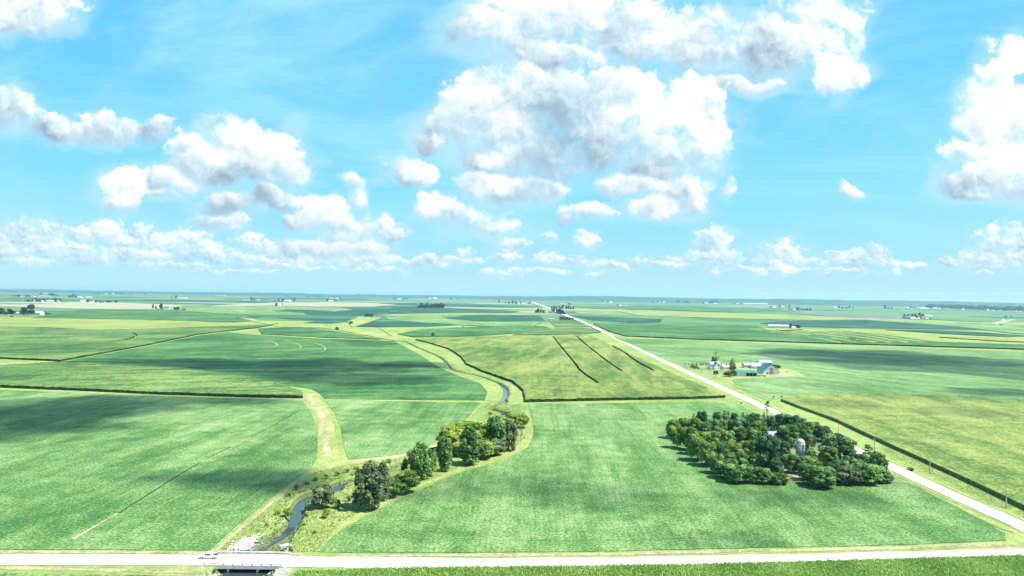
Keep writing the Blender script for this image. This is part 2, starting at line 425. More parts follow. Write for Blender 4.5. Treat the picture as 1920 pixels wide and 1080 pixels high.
M['rim'] = plain('wheel_rim', (0.5, 0.5, 0.52), (0.4, 0.4, 0.42), 3, 0.35, 0.5, 0.6)
M['lampred'] = plain('tail_lamp_red', (0.45, 0.02, 0.02), (0.35, 0.01, 0.01), 3, 0.2, 0.5)
M['lampwhite'] = plain('head_lamp_glass', (0.75, 0.75, 0.78), (0.6, 0.6, 0.65), 3, 0.1, 0.6)
M['pole'] = plain('weathered_pole', (0.42, 0.42, 0.44), (0.30, 0.29, 0.29), 2)
M['ceramic'] = plain('insulator', (0.62, 0.66, 0.70), None, 2, 0.3, 0.5)

# ------------------------------------------------------------------ object helpers
def tag(o, label=None, cat=None, group=None, kind=None):
    if label: o['label'] = label
    if cat: o['category'] = cat
    if group: o['group'] = group
    if kind: o['kind'] = kind
    return o

def link(name, me, mats=(), parent=None, loc=(0, 0, 0)):
    o = bpy.data.objects.new(name, me)
    for m in mats:
        me.materials.append(m)
    o.location = loc
    if parent: o.parent = parent
    COL.objects.link(o)
    return o

def empty(name, loc, rz=0.0):
    o = bpy.data.objects.new(name, None)
    o.location = loc; o.rotation_euler = (0, 0, rz); o.empty_display_size = 1
    COL.objects.link(o)
    return o

class MB:
    def __init__(s): s.v, s.f, s.mi = [], [], []
    def add(s, vs, fs, mi=0):
        k = len(s.v); s.v += [tuple(v) for v in vs]
        s.f += [tuple(i + k for i in f) for f in fs]; s.mi += [mi] * len(fs)
        return s
    def box(s, x0, x1, y0, y1, z0, z1, mi=0):
        return s.add([(x, y, z) for z in (z0, z1) for y in (y0, y1) for x in (x0, x1)],
                     [(0, 2, 3, 1), (4, 5, 7, 6), (0, 1, 5, 4), (2, 6, 7, 3), (0, 4, 6, 2), (1, 3, 7, 5)], mi)
    def lathe(s, prof, n=20, cx=0, cy=0, mi=0):
        vs, fs = [], []
        for (r, z) in prof:
            for i in range(n):
                a = 2 * math.pi * i / n
                vs.append((cx + r * math.cos(a), cy + r * math.sin(a), z))
        for j in range(len(prof) - 1):
            for i in range(n):
                fs.append((j * n + i, j * n + (i + 1) % n, (j + 1) * n + (i + 1) % n, (j + 1) * n + i))
        fs.append(tuple(range(n - 1, -1, -1))); fs.append(tuple((len(prof) - 1) * n + i for i in range(n)))
        return s.add(vs, fs, mi)
    def tube(s, p, q, r0, r1, n=7, mi=0):
        p, q = Vector(p), Vector(q); d = (q - p)
        if d.length < 1e-6: return s
        a = d.orthogonal().normalized(); b = d.normalized().cross(a)
        vs = [tuple(c + (a * math.cos(2 * math.pi * i / n) + b * math.sin(2 * math.pi * i / n)) * r) for c, r in ((p, r0), (q, r1)) for i in range(n)]
        fs = [(i, (i + 1) % n, n + (i + 1) % n, n + i) for i in range(n)] + [tuple(range(n - 1, -1, -1)), tuple(range(n, 2 * n))]
        return s.add(vs, fs, mi)
    def prism(s, prof, y0, y1, mi=0):
        """profile in x,z pulled along y"""
        n = len(prof)
        vs = [(x, y0, z) for x, z in prof] + [(x, y1, z) for x, z in prof]
        fs = [(i, (i + 1) % n, n + (i + 1) % n, n + i) for i in range(n)] + [tuple(range(n - 1, -1, -1)), tuple(range(n, 2 * n))]
        return s.add(vs, fs, mi)
    def mesh(s, name):
        me = bpy.data.meshes.new(name); me.from_pydata(s.v, [], s.f)
        if any(s.mi): me.polygons.foreach_set('material_index', s.mi)
        me.update(); return me
    def build(s, name, mats, parent=None, loc=(0, 0, 0), smooth=False):
        me = s.mesh(name)
        if smooth: me.polygons.foreach_set('use_smooth', [True] * len(me.polygons))
        return link(name, me, mats if isinstance(mats, (list, tuple)) else [mats], parent, loc)

def quads_mesh(name, V, tone):
    """V: (n,4,3) array of quads, tone: (n,) variation read by the leaf materials"""
    n = len(V)
    me = bpy.data.meshes.new(name)
    me.vertices.add(n * 4); me.vertices.foreach_set('co', V.reshape(-1).astype(np.float32))
    me.loops.add(n * 4); me.loops.foreach_set('vertex_index', np.arange(n * 4, dtype=np.int32))
    me.polygons.add(n); me.polygons.foreach_set('loop_start', np.arange(0, n * 4, 4, dtype=np.int32))
    at = me.attributes.new('tone', 'FLOAT', 'FACE'); at.data.foreach_set('value', tone.astype(np.float32))
    me.update(calc_edges=True); me.validate()
    return me

# ------------------------------------------------------------------ fields
def densify(pts, step_px=30):
    out = []
    n = len(pts)
    for i in range(n):
        a, b = pts[i], pts[(i + 1) % n]
        L = math.hypot(b[0] - a[0], b[1] - a[1]); k = max(1, int(L / step_px))
        for j in range(k):
            s = j / k; out.append((a[0] + (b[0] - a[0]) * s, a[1] + (b[1] - a[1]) * s))
    return out

def smooth_path(P, it=2):
    for _ in range(it):
        Q = [P[0]]
        for a, b in zip(P[:-1], P[1:]):
            Q.append(a * 0.75 + b * 0.25); Q.append(a * 0.25 + b * 0.75)
        Q.append(P[-1]); P = Q
    return P

def buffer_path(P, w0, w1=None):
    """outline of a strip of half width w0..w1 around a ground path"""
    w1 = w0 if w1 is None else w1
    L, Rr = [], []
    for i, p in enumerate(P):
        a = P[max(i - 1, 0)]; b = P[min(i + 1, len(P) - 1)]
        d = (b - a); d.z = 0; d.normalize()
        nrm = Vector((-d.y, d.x, 0)); w = w0 + (w1 - w0) * i / max(1, len(P) - 1)
        L.append(p + nrm * w); Rr.append(p - nrm * w)
    return L, Rr

def field(name, label, cat, poly, h, mat, side=None, slots=(), jag=0.25, z0=0.0, kind='stuff', px=True, step=30, walls=True):
    if h > 2 and kind == 'stuff' and px and step == 30: step = 5; jag = 0.4
    P = [G(x, y) for x, y in densify(poly, step)] if px else [Vector(p) for p in poly]
    pts = [Vector((p.x, p.y)) for p in P]
    if jag:
        pts = [Vector((p.x + random.uniform(-jag, jag) * max(1, p.y / 700), p.y + random.uniform(-jag, jag) * max(1, p.y / 700))) for p in pts]
    loops = [list(range(len(pts)))]
    for path, w in slots:
        C = smooth_path([G(x, y) for x, y in path], 1)
        Lq, Rq = buffer_path(C, w)
        lp = [Vector((p.x, p.y)) for p in Lq + Rq[::-1]]
        loops.append(list(range(len(pts), len(pts) + len(lp)))); pts += lp
    edges = [(l[i], l[(i + 1) % len(l)]) for l in loops for i in range(len(l))]
    vs, es, fs, *_ = delaunay_2d_cdt(pts, edges, [], 1, 1e-4)
    V = [(v.x, v.y, z0 + h) for v in vs]; F = []
    cnt = {}
    holes = [[pts[i] for i in l] for l in loops[1:]]
    def inside(q, L):
        c = False; j = len(L) - 1
        for i in range(len(L)):
            if (L[i].y > q.y) != (L[j].y > q.y) and q.x < (L[j].x - L[i].x) * (q.y - L[i].y) / (L[j].y - L[i].y) + L[i].x: c = not c
            j = i
        return c
    for f in fs:
        a = [vs[i] for i in f]
        if holes:
            q = (a[0] + a[1] + a[2]) / 3
            if any(inside(q, L) for L in holes): continue
        ar = sum(a[i].x * a[(i + 1) % len(a)].y - a[(i + 1) % len(a)].x * a[i].y for i in range(len(a)))
        f = list(f) if ar > 0 else list(f)[::-1]
        F.append(tuple(f))
        for i in range(len(f)):
            cnt[(f[i], f[(i + 1) % len(f)])] = 1
    mi = [0] * len(F)
    low = {}
    if h > 2:
        for (a, b) in list(cnt):
            if (b, a) not in cnt: V[a] = (V[a][0], V[a][1], z0 + h + random.uniform(-.35, .25))
    for (a, b) in list(cnt):
        if (b, a) in cnt or not walls: continue
        for k in (a, b):
            if k not in low:
                low[k] = len(V); V.append((vs[k].x, vs[k].y, -0.05))
        F.append((b, a, low[a], low[b])); mi.append(1)
    me = bpy.data.meshes.new(name); me.from_pydata(V, [], F)
    me.polygons.foreach_set('material_index', mi); me.update()
    o = link(name, me, [mat, side or mat])
    tag(o, label, cat, kind=kind)
    return o

def ribbon(name, path, hw, z, mat, label=None, cat=None, kind='structure', sm=2, hw1=None, px=True, jag=0.0):
    C = smooth_path([G(x, y, z) for x, y in path], sm) if px else path
    D = []
    for a, b in zip(C[:-1], C[1:]):
        k = max(1, min(40, int((b - a).length / 6)))
        D += [a.lerp(b, j / k) for j in range(k)]
    D.append(C[-1])
    L, Q = buffer_path(D, hw, hw1)
    if jag:
        L = [p + Vector((random.uniform(-jag, jag), random.uniform(-jag, jag), 0)) for p in L]
        Q = [p + Vector((random.uniform(-jag, jag), random.uniform(-jag, jag), 0)) for p in Q]
    n = len(D)
    me = bpy.data.meshes.new(name)
    me.from_pydata([(p.x, p.y, z) for p in L + Q], [], [(n + i, n + i + 1, i + 1, i) for i in range(n - 1)]); me.update()
    return tag(link(name, me, [mat]), label, cat, kind=kind)

# ------------------------------------------------------------------ creek channel cut into the ground
#  px, py, half width of the channel top, half width of the water
CREEK = [(452, 1120, 9, 4), (456, 1090, 9, 6.0), (462, 1062, 9.5, 7.0), (480, 1040, 9, 1.2), (494, 1024, 8, .6), (514, 1010, 7, .7), (530, 1000, 5, 1.3), (543, 990, 4.0, 1.8), (553, 972, 3.8, 1.7), (558, 948, 3.8, 1.6),
         (568, 934, 4.0, 1.8), (588, 926, 4.2, 1.6), (608, 922, 4.5, 2.2), (628, 920, 4.6, 2.8), (630, 911, 3.8, 1.8), (640, 905, 3.6, 1.2), (668, 898, 3.6, 1.4), (700, 888, 3.6, 1.2), (760, 866, 3.4, 1.0), (800, 850, 3.4, 1.0),
         (840, 832, 3.2, 1.0), (880, 808, 3.2, 1.0), (913, 792, 3.2, 1.0), (932, 783, 3.0, 1.2), (950, 775, 3.0, 1.0), (932, 771, 3.0, 1.0), (916, 767, 3.0, 1.6), (928, 760, 3.0, 1.4), (943, 753, 3.2, 2.4), (949, 738, 3.2, 2.4),
         (947, 727, 3.0, 2.2), (938, 720, 2.8, 1.8), (923, 714, 2.4, 0.9), (903, 707, 2.2, 0.7), (885, 703, 2.2, 0.7), (864, 699, 2.2, 0.8), (848, 694, 2.4, 1.2), (841, 688, 2.4, 1.2), (836, 679, 2.4, 0.9), (827, 671, 2.4, 0.9),
         (812, 664, 2.4, 1.0), (797, 658, 2.4, 0.8), (784, 653, 2.4, 0.8), (775, 648, 2.4, 0.8), (761, 641, 2.4, 0.8), (742, 635, 2.4, 0.8)]
BED, WAT = -2.1, -1.75
CC = [(G(x, y, -0.6), a, b) for x, y, a, b in CREEK]

def chaik(L, it=2):
    for _ in range(it):
        Q = [L[0]]
        for a, b in zip(L[:-1], L[1:]):
            for s in (0.25, 0.75):
                Q.append((a[0].lerp(b[0], s), a[1] + (b[1] - a[1]) * s, a[2] + (b[2] - a[2]) * s))
        Q.append(L[-1]); L = Q
    return L
CC = chaik(CC, 2)

def channel_outline(idx, extra=0.0, jag=0.0):
    P = [c[0] for c in CC]; L, Q = [], []
    for i, p in enumerate(P):
        a = P[max(i - 1, 0)]; b = P[min(i + 1, len(P) - 1)]
        d = (b - a); d.z = 0; d.normalize(); n = Vector((-d.y, d.x, 0))
        w = CC[i][idx] + extra + random.uniform(-jag, jag)
        L.append(p + n * max(w, 0.3)); Q.append(p - n * max(w, 0.3))
    return L, Q

def make_ground():
    pts, edges = [], []
    def loop(P):
        k = len(pts); pts.extend(Vector((p[0], p[1])) for p in P)
        edges.extend((k + i, k + (i + 1) % len(P)) for i in range(len(P)))
    for r in (450, 1800, 8000, 62000):
        n = 8
        ring = [(-r + 2 * r * i / n, -r) for i in range(n)] + [(r, -r + 2 * r * i / n) for i in range(n)] + [(r - 2 * r * i / n, r) for i in range(n)] + [(-r, r - 2 * r * i / n) for i in range(n)]
        loop([(x, y + 300) for x, y in ring] if r < 2000 else ring)
    L, Q = channel_outline(1, 0.0, 0.35)
    top = L + Q[::-1]
    loop([(p.x, p.y) for p in top])
    L2, Q2 = channel_outline(1, -2.0, 0.3)
    bed = L2 + Q2[::-1]
    loop([(p.x, p.y) for p in bed])
    vs, es, fs, *_ = delaunay_2d_cdt(pts, edges, [], 1, 1e-4)
    bl = np.array([(p.x, p.y) for p in bed])
    V = []
    for v in vs:
        z = 0.0
        if abs(v.x) < 400 and 100 < v.y < 1500:
            d = np.hypot(bl[:, 0] - v.x, bl[:, 1] - v.y).min()
            if d < 0.02: z = BED + random.uniform(-0.1, 0.25)
        V.append((v.x, v.y, z))
    F = []
    for f in fs:
        a = [vs[i] for i in f]
        ar = sum(a[i].x * a[(i + 1) % len(a)].y - a[(i + 1) % len(a)].x * a[i].y for i in range(len(a)))
        F.append(tuple(f) if ar > 0 else tuple(f)[::-1])
    me = bpy.data.meshes.new('ground'); me.from_pydata(V, [], F); me.update()
    tag(link('ground', me, [M['ground']]), 'grassy ground of the plain', kind='structure')
make_ground()

def make_water():
    L, Q = channel_outline(2, 0.0, 0.25)
    n = len(L)
    me = bpy.data.meshes.new('water')
    me.from_pydata([(p.x, p.y, WAT) for p in L + Q], [], [(n + i, n + i + 1, i + 1, i) for i in range(n - 1)]); me.update()
    tag(link('water', me, [M['water']]), 'blue water of the winding creek', kind='structure')
make_water()

# ------------------------------------------------------------------ roads
NEAR_ROAD = [(-120, 1048), (0, 1049), (200, 1049.6), (400, 1050.5), (550, 1052.5), (700, 1054.5), (900, 1056), (1050, 1055.5), (1200, 1053.5), (1350, 1051), (1500, 1048), (1700, 1043.5), (1920, 1038), (2100, 1033)]
ribbon('road', NEAR_ROAD, 3.9, 0.16, M['gravel'], 'white gravel road crossing the foreground over the bridge', 'road', jag=0.3)
SIDE_ROAD = [(2080, 1062), (1920, 987), (1790, 930), (1665, 872), (1550, 818), (1430, 762), (1340, 721), (1250, 680), (1170, 641), (1120, 616), (1096, 605)]
ribbon('road', SIDE_ROAD, 3.9, 0.20, M['gravel'], 'white gravel road running past the grove', 'road', sm=1, jag=0.35)
ribbon('road', [(1128, 620), (1112, 612.5), (1098, 606), (1090, 602), (1072, 596), (1056, 589), (1040, 582), (1025, 576), (1010, 570.5), (998, 566.5)], 4.2, 2.55, M['gravel'], 'thin pale far stretch of the side road climbing to the horizon', 'road', sm=1, hw1=16.0)
ribbon('path', [(590, 1034), (612, 1008), (640, 985), (670, 968), (700, 951), (740, 933), (780, 914), (830, 894), (870, 877), (920, 862), (955, 850), (980, 835), (990, 818), (992, 795), (988, 768)], 1.5, 0.05, M['mow'], 'mown yellow track along the right bank of the creek', 'path', jag=0.2)
ribbon('path', [(402, 1036), (440, 1000), (500, 950), (548, 912), (585, 884)], 0.8, 0.05, M['dry'], 'dry field track along the left bank of the creek', 'path', jag=0.2)
ribbon('path', [(650, 868), (690, 862), (740, 857), (790, 845), (822, 834), (850, 817)], 1.6, 0.05, M['dry'], 'dry track below the small soybean field', 'path', jag=0.3)
ribbon('path', [(580, 738), (592, 758), (606, 775), (612, 800), (614, 830), (616, 860), (622, 884)], 4.8, 0.05, M['mow'], 'yellow green grass strip of the waterway', 'path', jag=0.8)
ribbon('path', [(580, 741), (590, 757), (602, 775), (609, 800), (611, 830), (613, 855)], 1.7, 0.07, M['dry'], 'pale worn line down the grass waterway', 'path', jag=0.6)
ribbon('path', [(905, 753.5), (870, 789), (846, 815)], 1.4, 0.05, M['mow'], 'mown edge beside the creek meadow', 'path', jag=0.2)
ribbon('path', [(1362, 701), (1345, 704), (1322, 706)], 1.6, 0.06, M['dirt'], 'dirt lane into the farmyard', 'path')
ribbon('path', [(645, 1064), (665, 1068), (690, 1076)], 1.8, 0.06, M['dirt'], 'pale dirt field entrance below the near road', 'path', jag=0.4)
for q, nm in (([(0, 1035), (60, 1033), (150, 1036), (250, 1035), (380, 1038)], 'dry grass verge along the left part of the near road'),
              ([(640, 1040), (800, 1042), (1000, 1040), (1200, 1038), (1400, 1033), (1600, 1029), (1900, 1022)], 'dry grass verge along the right part of the near road'),
              ([(0, 1064), (120, 1068), (260, 1070), (380, 1075)], 'dry grass strip below the left part of the near road')):
    ribbon('grass_verge', q, 0.9, 0.07, M['dry'], nm, 'verge', 'stuff', jag=0.5)
ribbon('ditch', [(1700, 905), (1760, 935), (1820, 965), (1870, 990), (1900, 998)], 0.7, 0.06, M['soyside'], 'dark ditch along the field edge beside the right road', 'ditch', 'structure', jag=0.3)

# ------------------------------------------------------------------ fields near and far
SOY, CORN = 0.2, 2.3
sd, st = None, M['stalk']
field('soybean_field', 'large light green soybean field left of the creek in the foreground', 'field',
      [(-160, 1031), (200, 1031), (393, 1033), (440, 990), (500, 941), (548, 903), (582, 879), (594, 862), (596, 830), (592, 795), (580, 768), (566, 752), (480, 748.5), (300, 743.5), (-160, 724.5)], SOY, M['soy'], sd)
field('soybean_field', 'broad dark streaked soybean field in the middle left', 'field',
      [(114, 679), (200, 663.3), (285, 647.3), (370, 629.3), (425, 623), (480, 628), (600, 635), (700, 638), (738, 640), (762, 652), (792, 668), (812, 682), (830, 692), (862, 706), (900, 719), (914, 735), (908, 751), (760, 750), (608, 748), (600, 738), (585, 730), (530, 722), (470, 713), (400, 701), (300, 689), (200, 683)], SOY, M['soy_c'], sd)
field('soybean_field', 'small soybean field between the grass waterway and the creek', 'field',
      [(609, 751), (760, 753), (903, 755), (878, 782), (858, 804), (835, 822), (800, 838), (760, 850), (710, 857), (652, 862), (643, 835), (638, 800), (628, 775)], SOY, M['soy'], sd)
field('soybean_field', 'wide light green soybean field around the grove in the right foreground', 'field',
      [(596, 1036), (622, 1008), (648, 989), (705, 957), (785, 920), (870, 883), (925, 868), (962, 854), (990, 838), (1001, 815), (1000, 790), (990, 757.5), (1100, 757), (1240, 755), (1352, 752), (1390, 762), (1440, 785), (1520, 823), (1620, 868), (1700, 908), (1790, 952), (1885, 1001), (1885, 1014), (1700, 1022), (1400, 1028), (1100, 1035), (850, 1037)], SOY, M['soy'], sd)
field('corn_field', 'olive green corn wedge with a dark edge in the left middle', 'field',
      [(-160, 694), (0, 689), (80, 683), (150, 681), (250, 686), (350, 694), (450, 708), (530, 725), (566, 738), (568, 747), (450, 745), (300, 740), (150, 733), (0, 727), (-160, 720)], CORN, M['corn_c'], st)
field('corn_field', 'mid green corn field with a bent dark cut at the left edge', 'field',
      [(-200, 614), (0, 613), (80, 616), (180, 621), (300, 618), (440, 613), (522, 608), (478, 616), (420, 622), (370, 628), (285, 646), (200, 662), (113, 678), (0, 673), (-200, 668)], CORN, M['corn_c'], st,
      slots=[([(-150, 672), (0, 663.5), (130, 650), (225, 642), (258, 633), (250, 626)], 2.0)])
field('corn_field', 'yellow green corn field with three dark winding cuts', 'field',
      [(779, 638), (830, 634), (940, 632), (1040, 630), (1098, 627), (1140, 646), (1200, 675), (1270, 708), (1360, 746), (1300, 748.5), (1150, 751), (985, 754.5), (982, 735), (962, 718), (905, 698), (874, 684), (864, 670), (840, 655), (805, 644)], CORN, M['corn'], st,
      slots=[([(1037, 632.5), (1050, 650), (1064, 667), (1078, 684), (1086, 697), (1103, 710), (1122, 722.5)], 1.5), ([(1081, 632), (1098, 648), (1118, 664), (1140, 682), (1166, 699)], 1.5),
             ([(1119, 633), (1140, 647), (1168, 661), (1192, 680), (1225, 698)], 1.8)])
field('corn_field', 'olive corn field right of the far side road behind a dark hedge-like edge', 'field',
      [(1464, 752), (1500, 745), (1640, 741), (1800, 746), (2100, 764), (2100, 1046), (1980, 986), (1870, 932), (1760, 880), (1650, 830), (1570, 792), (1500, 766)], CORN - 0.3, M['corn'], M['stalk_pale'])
field('corn_field', 'leafy corn rows along the bottom edge right of the bridge', 'field',
      [(545, 1085), (565, 1079), (640, 1078), (700, 1074), (900, 1071), (1100, 1069), (1300, 1066), (1500, 1061), (1700, 1055), (1960, 1048), (2100, 1110), (500, 1130)], 1.2, M['corn_b'], M['soy'])
field('soybean_field', 'low green field at the bottom left corner', 'field', [(-60, 1076), (100, 1079), (330, 1082), (345, 1100), (-60, 1100)], 0.4, M['soy'], sd)
field('soybean_field', 'long pale soybean field behind the barn with teal roof', 'field',
      [(1128, 622), (1160, 634), (1440, 644), (1560, 648), (1920, 659), (2150, 666), (2150, 768), (1920, 757), (1800, 743), (1640, 738), (1490, 741), (1440, 752), (1380, 726), (1375, 711), (1440, 708), (1512, 705), (1495, 697), (1460, 690), (1440, 684), (1400, 679), (1330, 683), (1300, 686), (1290, 690), (1230, 668), (1180, 645)], SOY, M['soy_b'], sd)
field('soybean_field', 'thin soybean wedge between the farmyard and the side road', 'field', [(1372, 714), (1440, 711), (1520, 708), (1500, 741), (1470, 746), (1440, 752), (1400, 733)], SOY + 0.004, M['soy_b'], sd)
field('corn_field', 'green corn field beyond a dark edge right of the side road', 'field',
      [(1112, 608), (1180, 606), (1300, 607), (1420, 612), (1440, 620), (1560, 633), (1700, 640), (1920, 648), (2150, 655), (2150, 663), (1920, 656), (1560, 645), (1440, 641), (1300, 637), (1172, 631), (1140, 621)], CORN, M['soy_c'], st)
# the quilt beyond
field('farmland', 'quilt of far crop fields reaching the horizon', 'farmland',
      [(-60000, 1950, 0), (60000, 1950, 0), (60000, 61000, 0), (-60000, 61000, 0)], 0.3, M['mosaic'], px=False, jag=0)
FAR = [  # dark bands are crop tone and painted cloud shade together
 ('corn_field', 'yellow corn strip along the left edge below the big trees', [(-200, 594), (0, 594), (80, 597), (180, 600), (320, 603), (440, 607), (505, 611), (440, 611), (300, 616), (180, 619), (80, 614), (-200, 612)], 'corn_b'),
 ('soybean_field', 'blue green field right of the left edge trees', [(60, 596), (150, 581), (210, 579), (300, 578), (370, 585), (450, 588), (470, 596), (480, 602), (440, 605), (320, 601), (180, 598)], 'soy_c'),
 ('stubble_field', 'tan stubble band at the far left', [(-200, 566), (0, 566), (200, 567), (320, 571), (345, 574), (290, 580), (150, 579), (0, 574), (-200, 573)], 'tan'),
 ('stubble_field', 'grey streak inside the far left tan band', [(-100, 567), (0, 567.5), (110, 569.5), (40, 571), (-100, 570)], 'grey'),
 ('stubble_field', 'tan stubble band left of the distant centre', [(390, 575), (430, 571), (520, 567), (640, 567), (720, 569), (742, 571), (700, 575), (600, 575), (510, 573)], 'tan'),
 ('soybean_field', 'light field beneath the tan band left of centre', [(330, 581), (420, 575), (520, 574), (640, 577), (660, 581), (560, 590), (470, 590), (400, 587)], 'soy_b'),
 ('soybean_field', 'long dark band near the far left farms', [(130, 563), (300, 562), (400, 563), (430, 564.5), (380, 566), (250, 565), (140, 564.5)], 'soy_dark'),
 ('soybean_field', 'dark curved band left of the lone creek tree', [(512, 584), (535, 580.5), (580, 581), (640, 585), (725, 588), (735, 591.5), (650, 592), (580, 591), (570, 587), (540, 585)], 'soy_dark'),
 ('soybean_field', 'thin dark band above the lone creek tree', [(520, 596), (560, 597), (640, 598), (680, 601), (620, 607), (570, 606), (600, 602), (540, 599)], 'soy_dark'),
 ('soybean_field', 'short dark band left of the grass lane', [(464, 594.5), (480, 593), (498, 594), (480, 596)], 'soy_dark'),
 ('grass', 'yellow grass lane curving toward the creek head', [(448, 595.5), (470, 597.5), (500, 605), (530, 610), (600, 611), (640, 613), (690, 622), (740, 632), (760, 641), (740, 640), (680, 628), (640, 620), (600, 615), (520, 613), (480, 604)], 'mow'),
 ('soybean_field', 'dark green field below the creek head grass', [(484, 617), (560, 613), (615, 619), (660, 627), (715, 637), (600, 633), (490, 627)], 'soy_c'),
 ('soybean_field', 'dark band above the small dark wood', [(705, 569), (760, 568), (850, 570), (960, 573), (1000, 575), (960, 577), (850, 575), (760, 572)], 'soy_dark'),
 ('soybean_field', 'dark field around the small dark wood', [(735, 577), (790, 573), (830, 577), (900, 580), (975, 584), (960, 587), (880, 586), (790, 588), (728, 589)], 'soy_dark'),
 ('stubble_field', 'pale stripe below the small dark wood', [(700, 591), (800, 588), (900, 588), (1000, 588), (1060, 589), (1000, 591), (880, 591), (740, 593)], 'corn_b'),
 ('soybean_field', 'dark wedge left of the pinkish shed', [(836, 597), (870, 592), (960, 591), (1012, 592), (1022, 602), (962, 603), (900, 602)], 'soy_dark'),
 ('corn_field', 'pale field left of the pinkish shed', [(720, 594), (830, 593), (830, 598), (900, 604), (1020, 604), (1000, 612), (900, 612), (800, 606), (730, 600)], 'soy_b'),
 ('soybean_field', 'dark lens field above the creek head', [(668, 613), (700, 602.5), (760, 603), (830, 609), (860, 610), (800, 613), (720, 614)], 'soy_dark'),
 ('grass', 'yellow grass patch around the dark tree clump', [(650, 604), (672, 594), (715, 596), (700, 601), (680, 608), (660, 614)], 'mow'),
 ('soybean_field', 'combed dark field above the three-cut corn', [(745, 627), (790, 618), (880, 614), (960, 611), (1020, 612), (1036, 618), (980, 625), (900, 630), (840, 632), (778, 633)], 'soy_c'),
 ('corn_field', 'small square corn field below the pinkish shed', [(1030, 603), (1060, 601), (1098, 603), (1112, 613), (1090, 613), (1042, 614)], 'corn_c'),
 ('corn_field', 'yellowish rise above the three-cut corn field', [(1000, 622), (1040, 617), (1090, 615), (1116, 618), (1125, 624), (1098, 626), (1030, 628), (960, 629)], 'corn_c'),
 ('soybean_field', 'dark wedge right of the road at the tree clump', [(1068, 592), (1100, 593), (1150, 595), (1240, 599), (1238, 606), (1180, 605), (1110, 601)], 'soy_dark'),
 ('stubble_field', 'tan strip far right of the road', [(1155, 583), (1200, 581.5), (1280, 584), (1400, 588), (1480, 591), (1600, 596), (1740, 600), (1840, 607), (1700, 605), (1560, 601), (1400, 598.5), (1290, 595), (1200, 592)], 'corn_b'),
 ('soybean_field', 'light green field left of the far tan strip', [(1075, 583), (1150, 584), (1195, 592), (1160, 593), (1085, 590)], 'soy_b'),
 ('soybean_field', 'grey dark band right of the far red barn', [(1470, 585), (1530, 586), (1620, 589), (1700, 592), (1760, 600), (1640, 597), (1560, 594), (1500, 589)], 'grey'),
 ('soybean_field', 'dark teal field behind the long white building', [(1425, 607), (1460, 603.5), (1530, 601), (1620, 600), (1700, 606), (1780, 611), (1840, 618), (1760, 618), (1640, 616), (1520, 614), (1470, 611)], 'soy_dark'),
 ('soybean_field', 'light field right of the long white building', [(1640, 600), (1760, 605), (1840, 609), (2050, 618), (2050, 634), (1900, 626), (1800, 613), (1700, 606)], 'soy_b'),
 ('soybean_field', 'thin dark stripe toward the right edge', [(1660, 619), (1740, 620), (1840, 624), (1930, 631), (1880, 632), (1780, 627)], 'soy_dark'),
 ('corn_field', 'pale corner field at the right edge', [(1760, 633), (1830, 631), (1940, 636), (2000, 645), (1880, 641)], 'corn_b'),
 ('stubble_field', 'tan triangle near the right edge', [(1855, 608), (1880, 601), (1905, 599), (1890, 604), (1868, 609)], 'tan'),
 ('soybean_field', 'wide teal field far left', [(-200, 560), (40, 560), (140, 562), (120, 566), (-200, 565)], 'soy_c'),
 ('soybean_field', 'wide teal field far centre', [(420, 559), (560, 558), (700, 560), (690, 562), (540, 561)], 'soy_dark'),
 ('soybean_field', 'wide green field far right', [(1080, 575), (1240, 573), (1420, 577), (1500, 584), (1380, 586), (1240, 581), (1120, 580)], 'soy_c'),
]
for i, (nm, lb, poly, mt) in enumerate(FAR):
    field(nm, lb, 'grass' if nm == 'grass' else 'field', poly, 0.6 + 0.045 * i, M[mt], st if nm == 'corn_field' else None, jag=0.6, step=14)
# contour strips below the long white building
A0, A1, B0, B1 = (1415, 622.5), (1600, 622), (1560, 645), (1770, 643)
NS = 14
for i in range(NS):
    f0, f1 = i / NS, (i + 0.93) / NS
    pa = [(A0[0] + (A1[0] - A0[0]) * f, A0[1] + (A1[1] - A0[1]) * f) for f in (f0, f1)]
    pb = [(B0[0] + (B1[0] - B0[0]) * f, B0[1] + (B1[1] - B0[1]) * f) for f in (f0, f1)]
    md = [((a[0] + b[0]) / 2, (a[1] + b[1]) / 2 - 2.0) for a, b in zip(pa, pb)]
    o = field('crop_strip', 'yellow contour strip of ripening crop below the long white building' if i % 2 else 'dark green contour strip of crop below the long white building', 'crop strip',
              [pa[0], md[0], pb[0], pb[1], md[1], pa[1]], 2.36 + 0.01 * i, M['corn_b' if i % 2 else 'soy_c'], jag=0.4, step=12, walls=False)
    o['group'] = 'yellow contour strips' if i % 2 else 'dark contour strips'
field('lawn', 'yellow green lawn and yard of the teal-roofed farmstead', 'lawn',
      [(1286, 689), (1300, 685), (1335, 681), (1400, 678), (1450, 684), (1482, 691), (1508, 703), (1512, 706), (1440, 708), (1385, 711), (1372, 713), (1330, 703)], 0.09, M['lawn'], jag=0.3, step=10)
ribbon('path', [(1378, 707.5), (1400, 707.5), (1440, 706), (1480, 706), (1508, 706)], 2.2, 0.13, M['dirt'], 'bare dirt strip in front of the sheds', 'path', jag=0.5)
field('grass', 'shaded rough grass under the grove', 'grass', [(1262, 818), (1290, 800), (1380, 786), (1440, 780), (1520, 815), (1600, 852), (1690, 903), (1690, 912), (1560, 908), (1390, 910), (1330, 880)], 0.24, M['wet'], jag=0.4, step=14)
ribbon('path', [(1474, 880), (1488, 888), (1498, 896), (1498, 902)], 2.6, 0.30, M['dirt'], 'pale bare ground with brush at the front of the grove', 'path', jag=1.2)
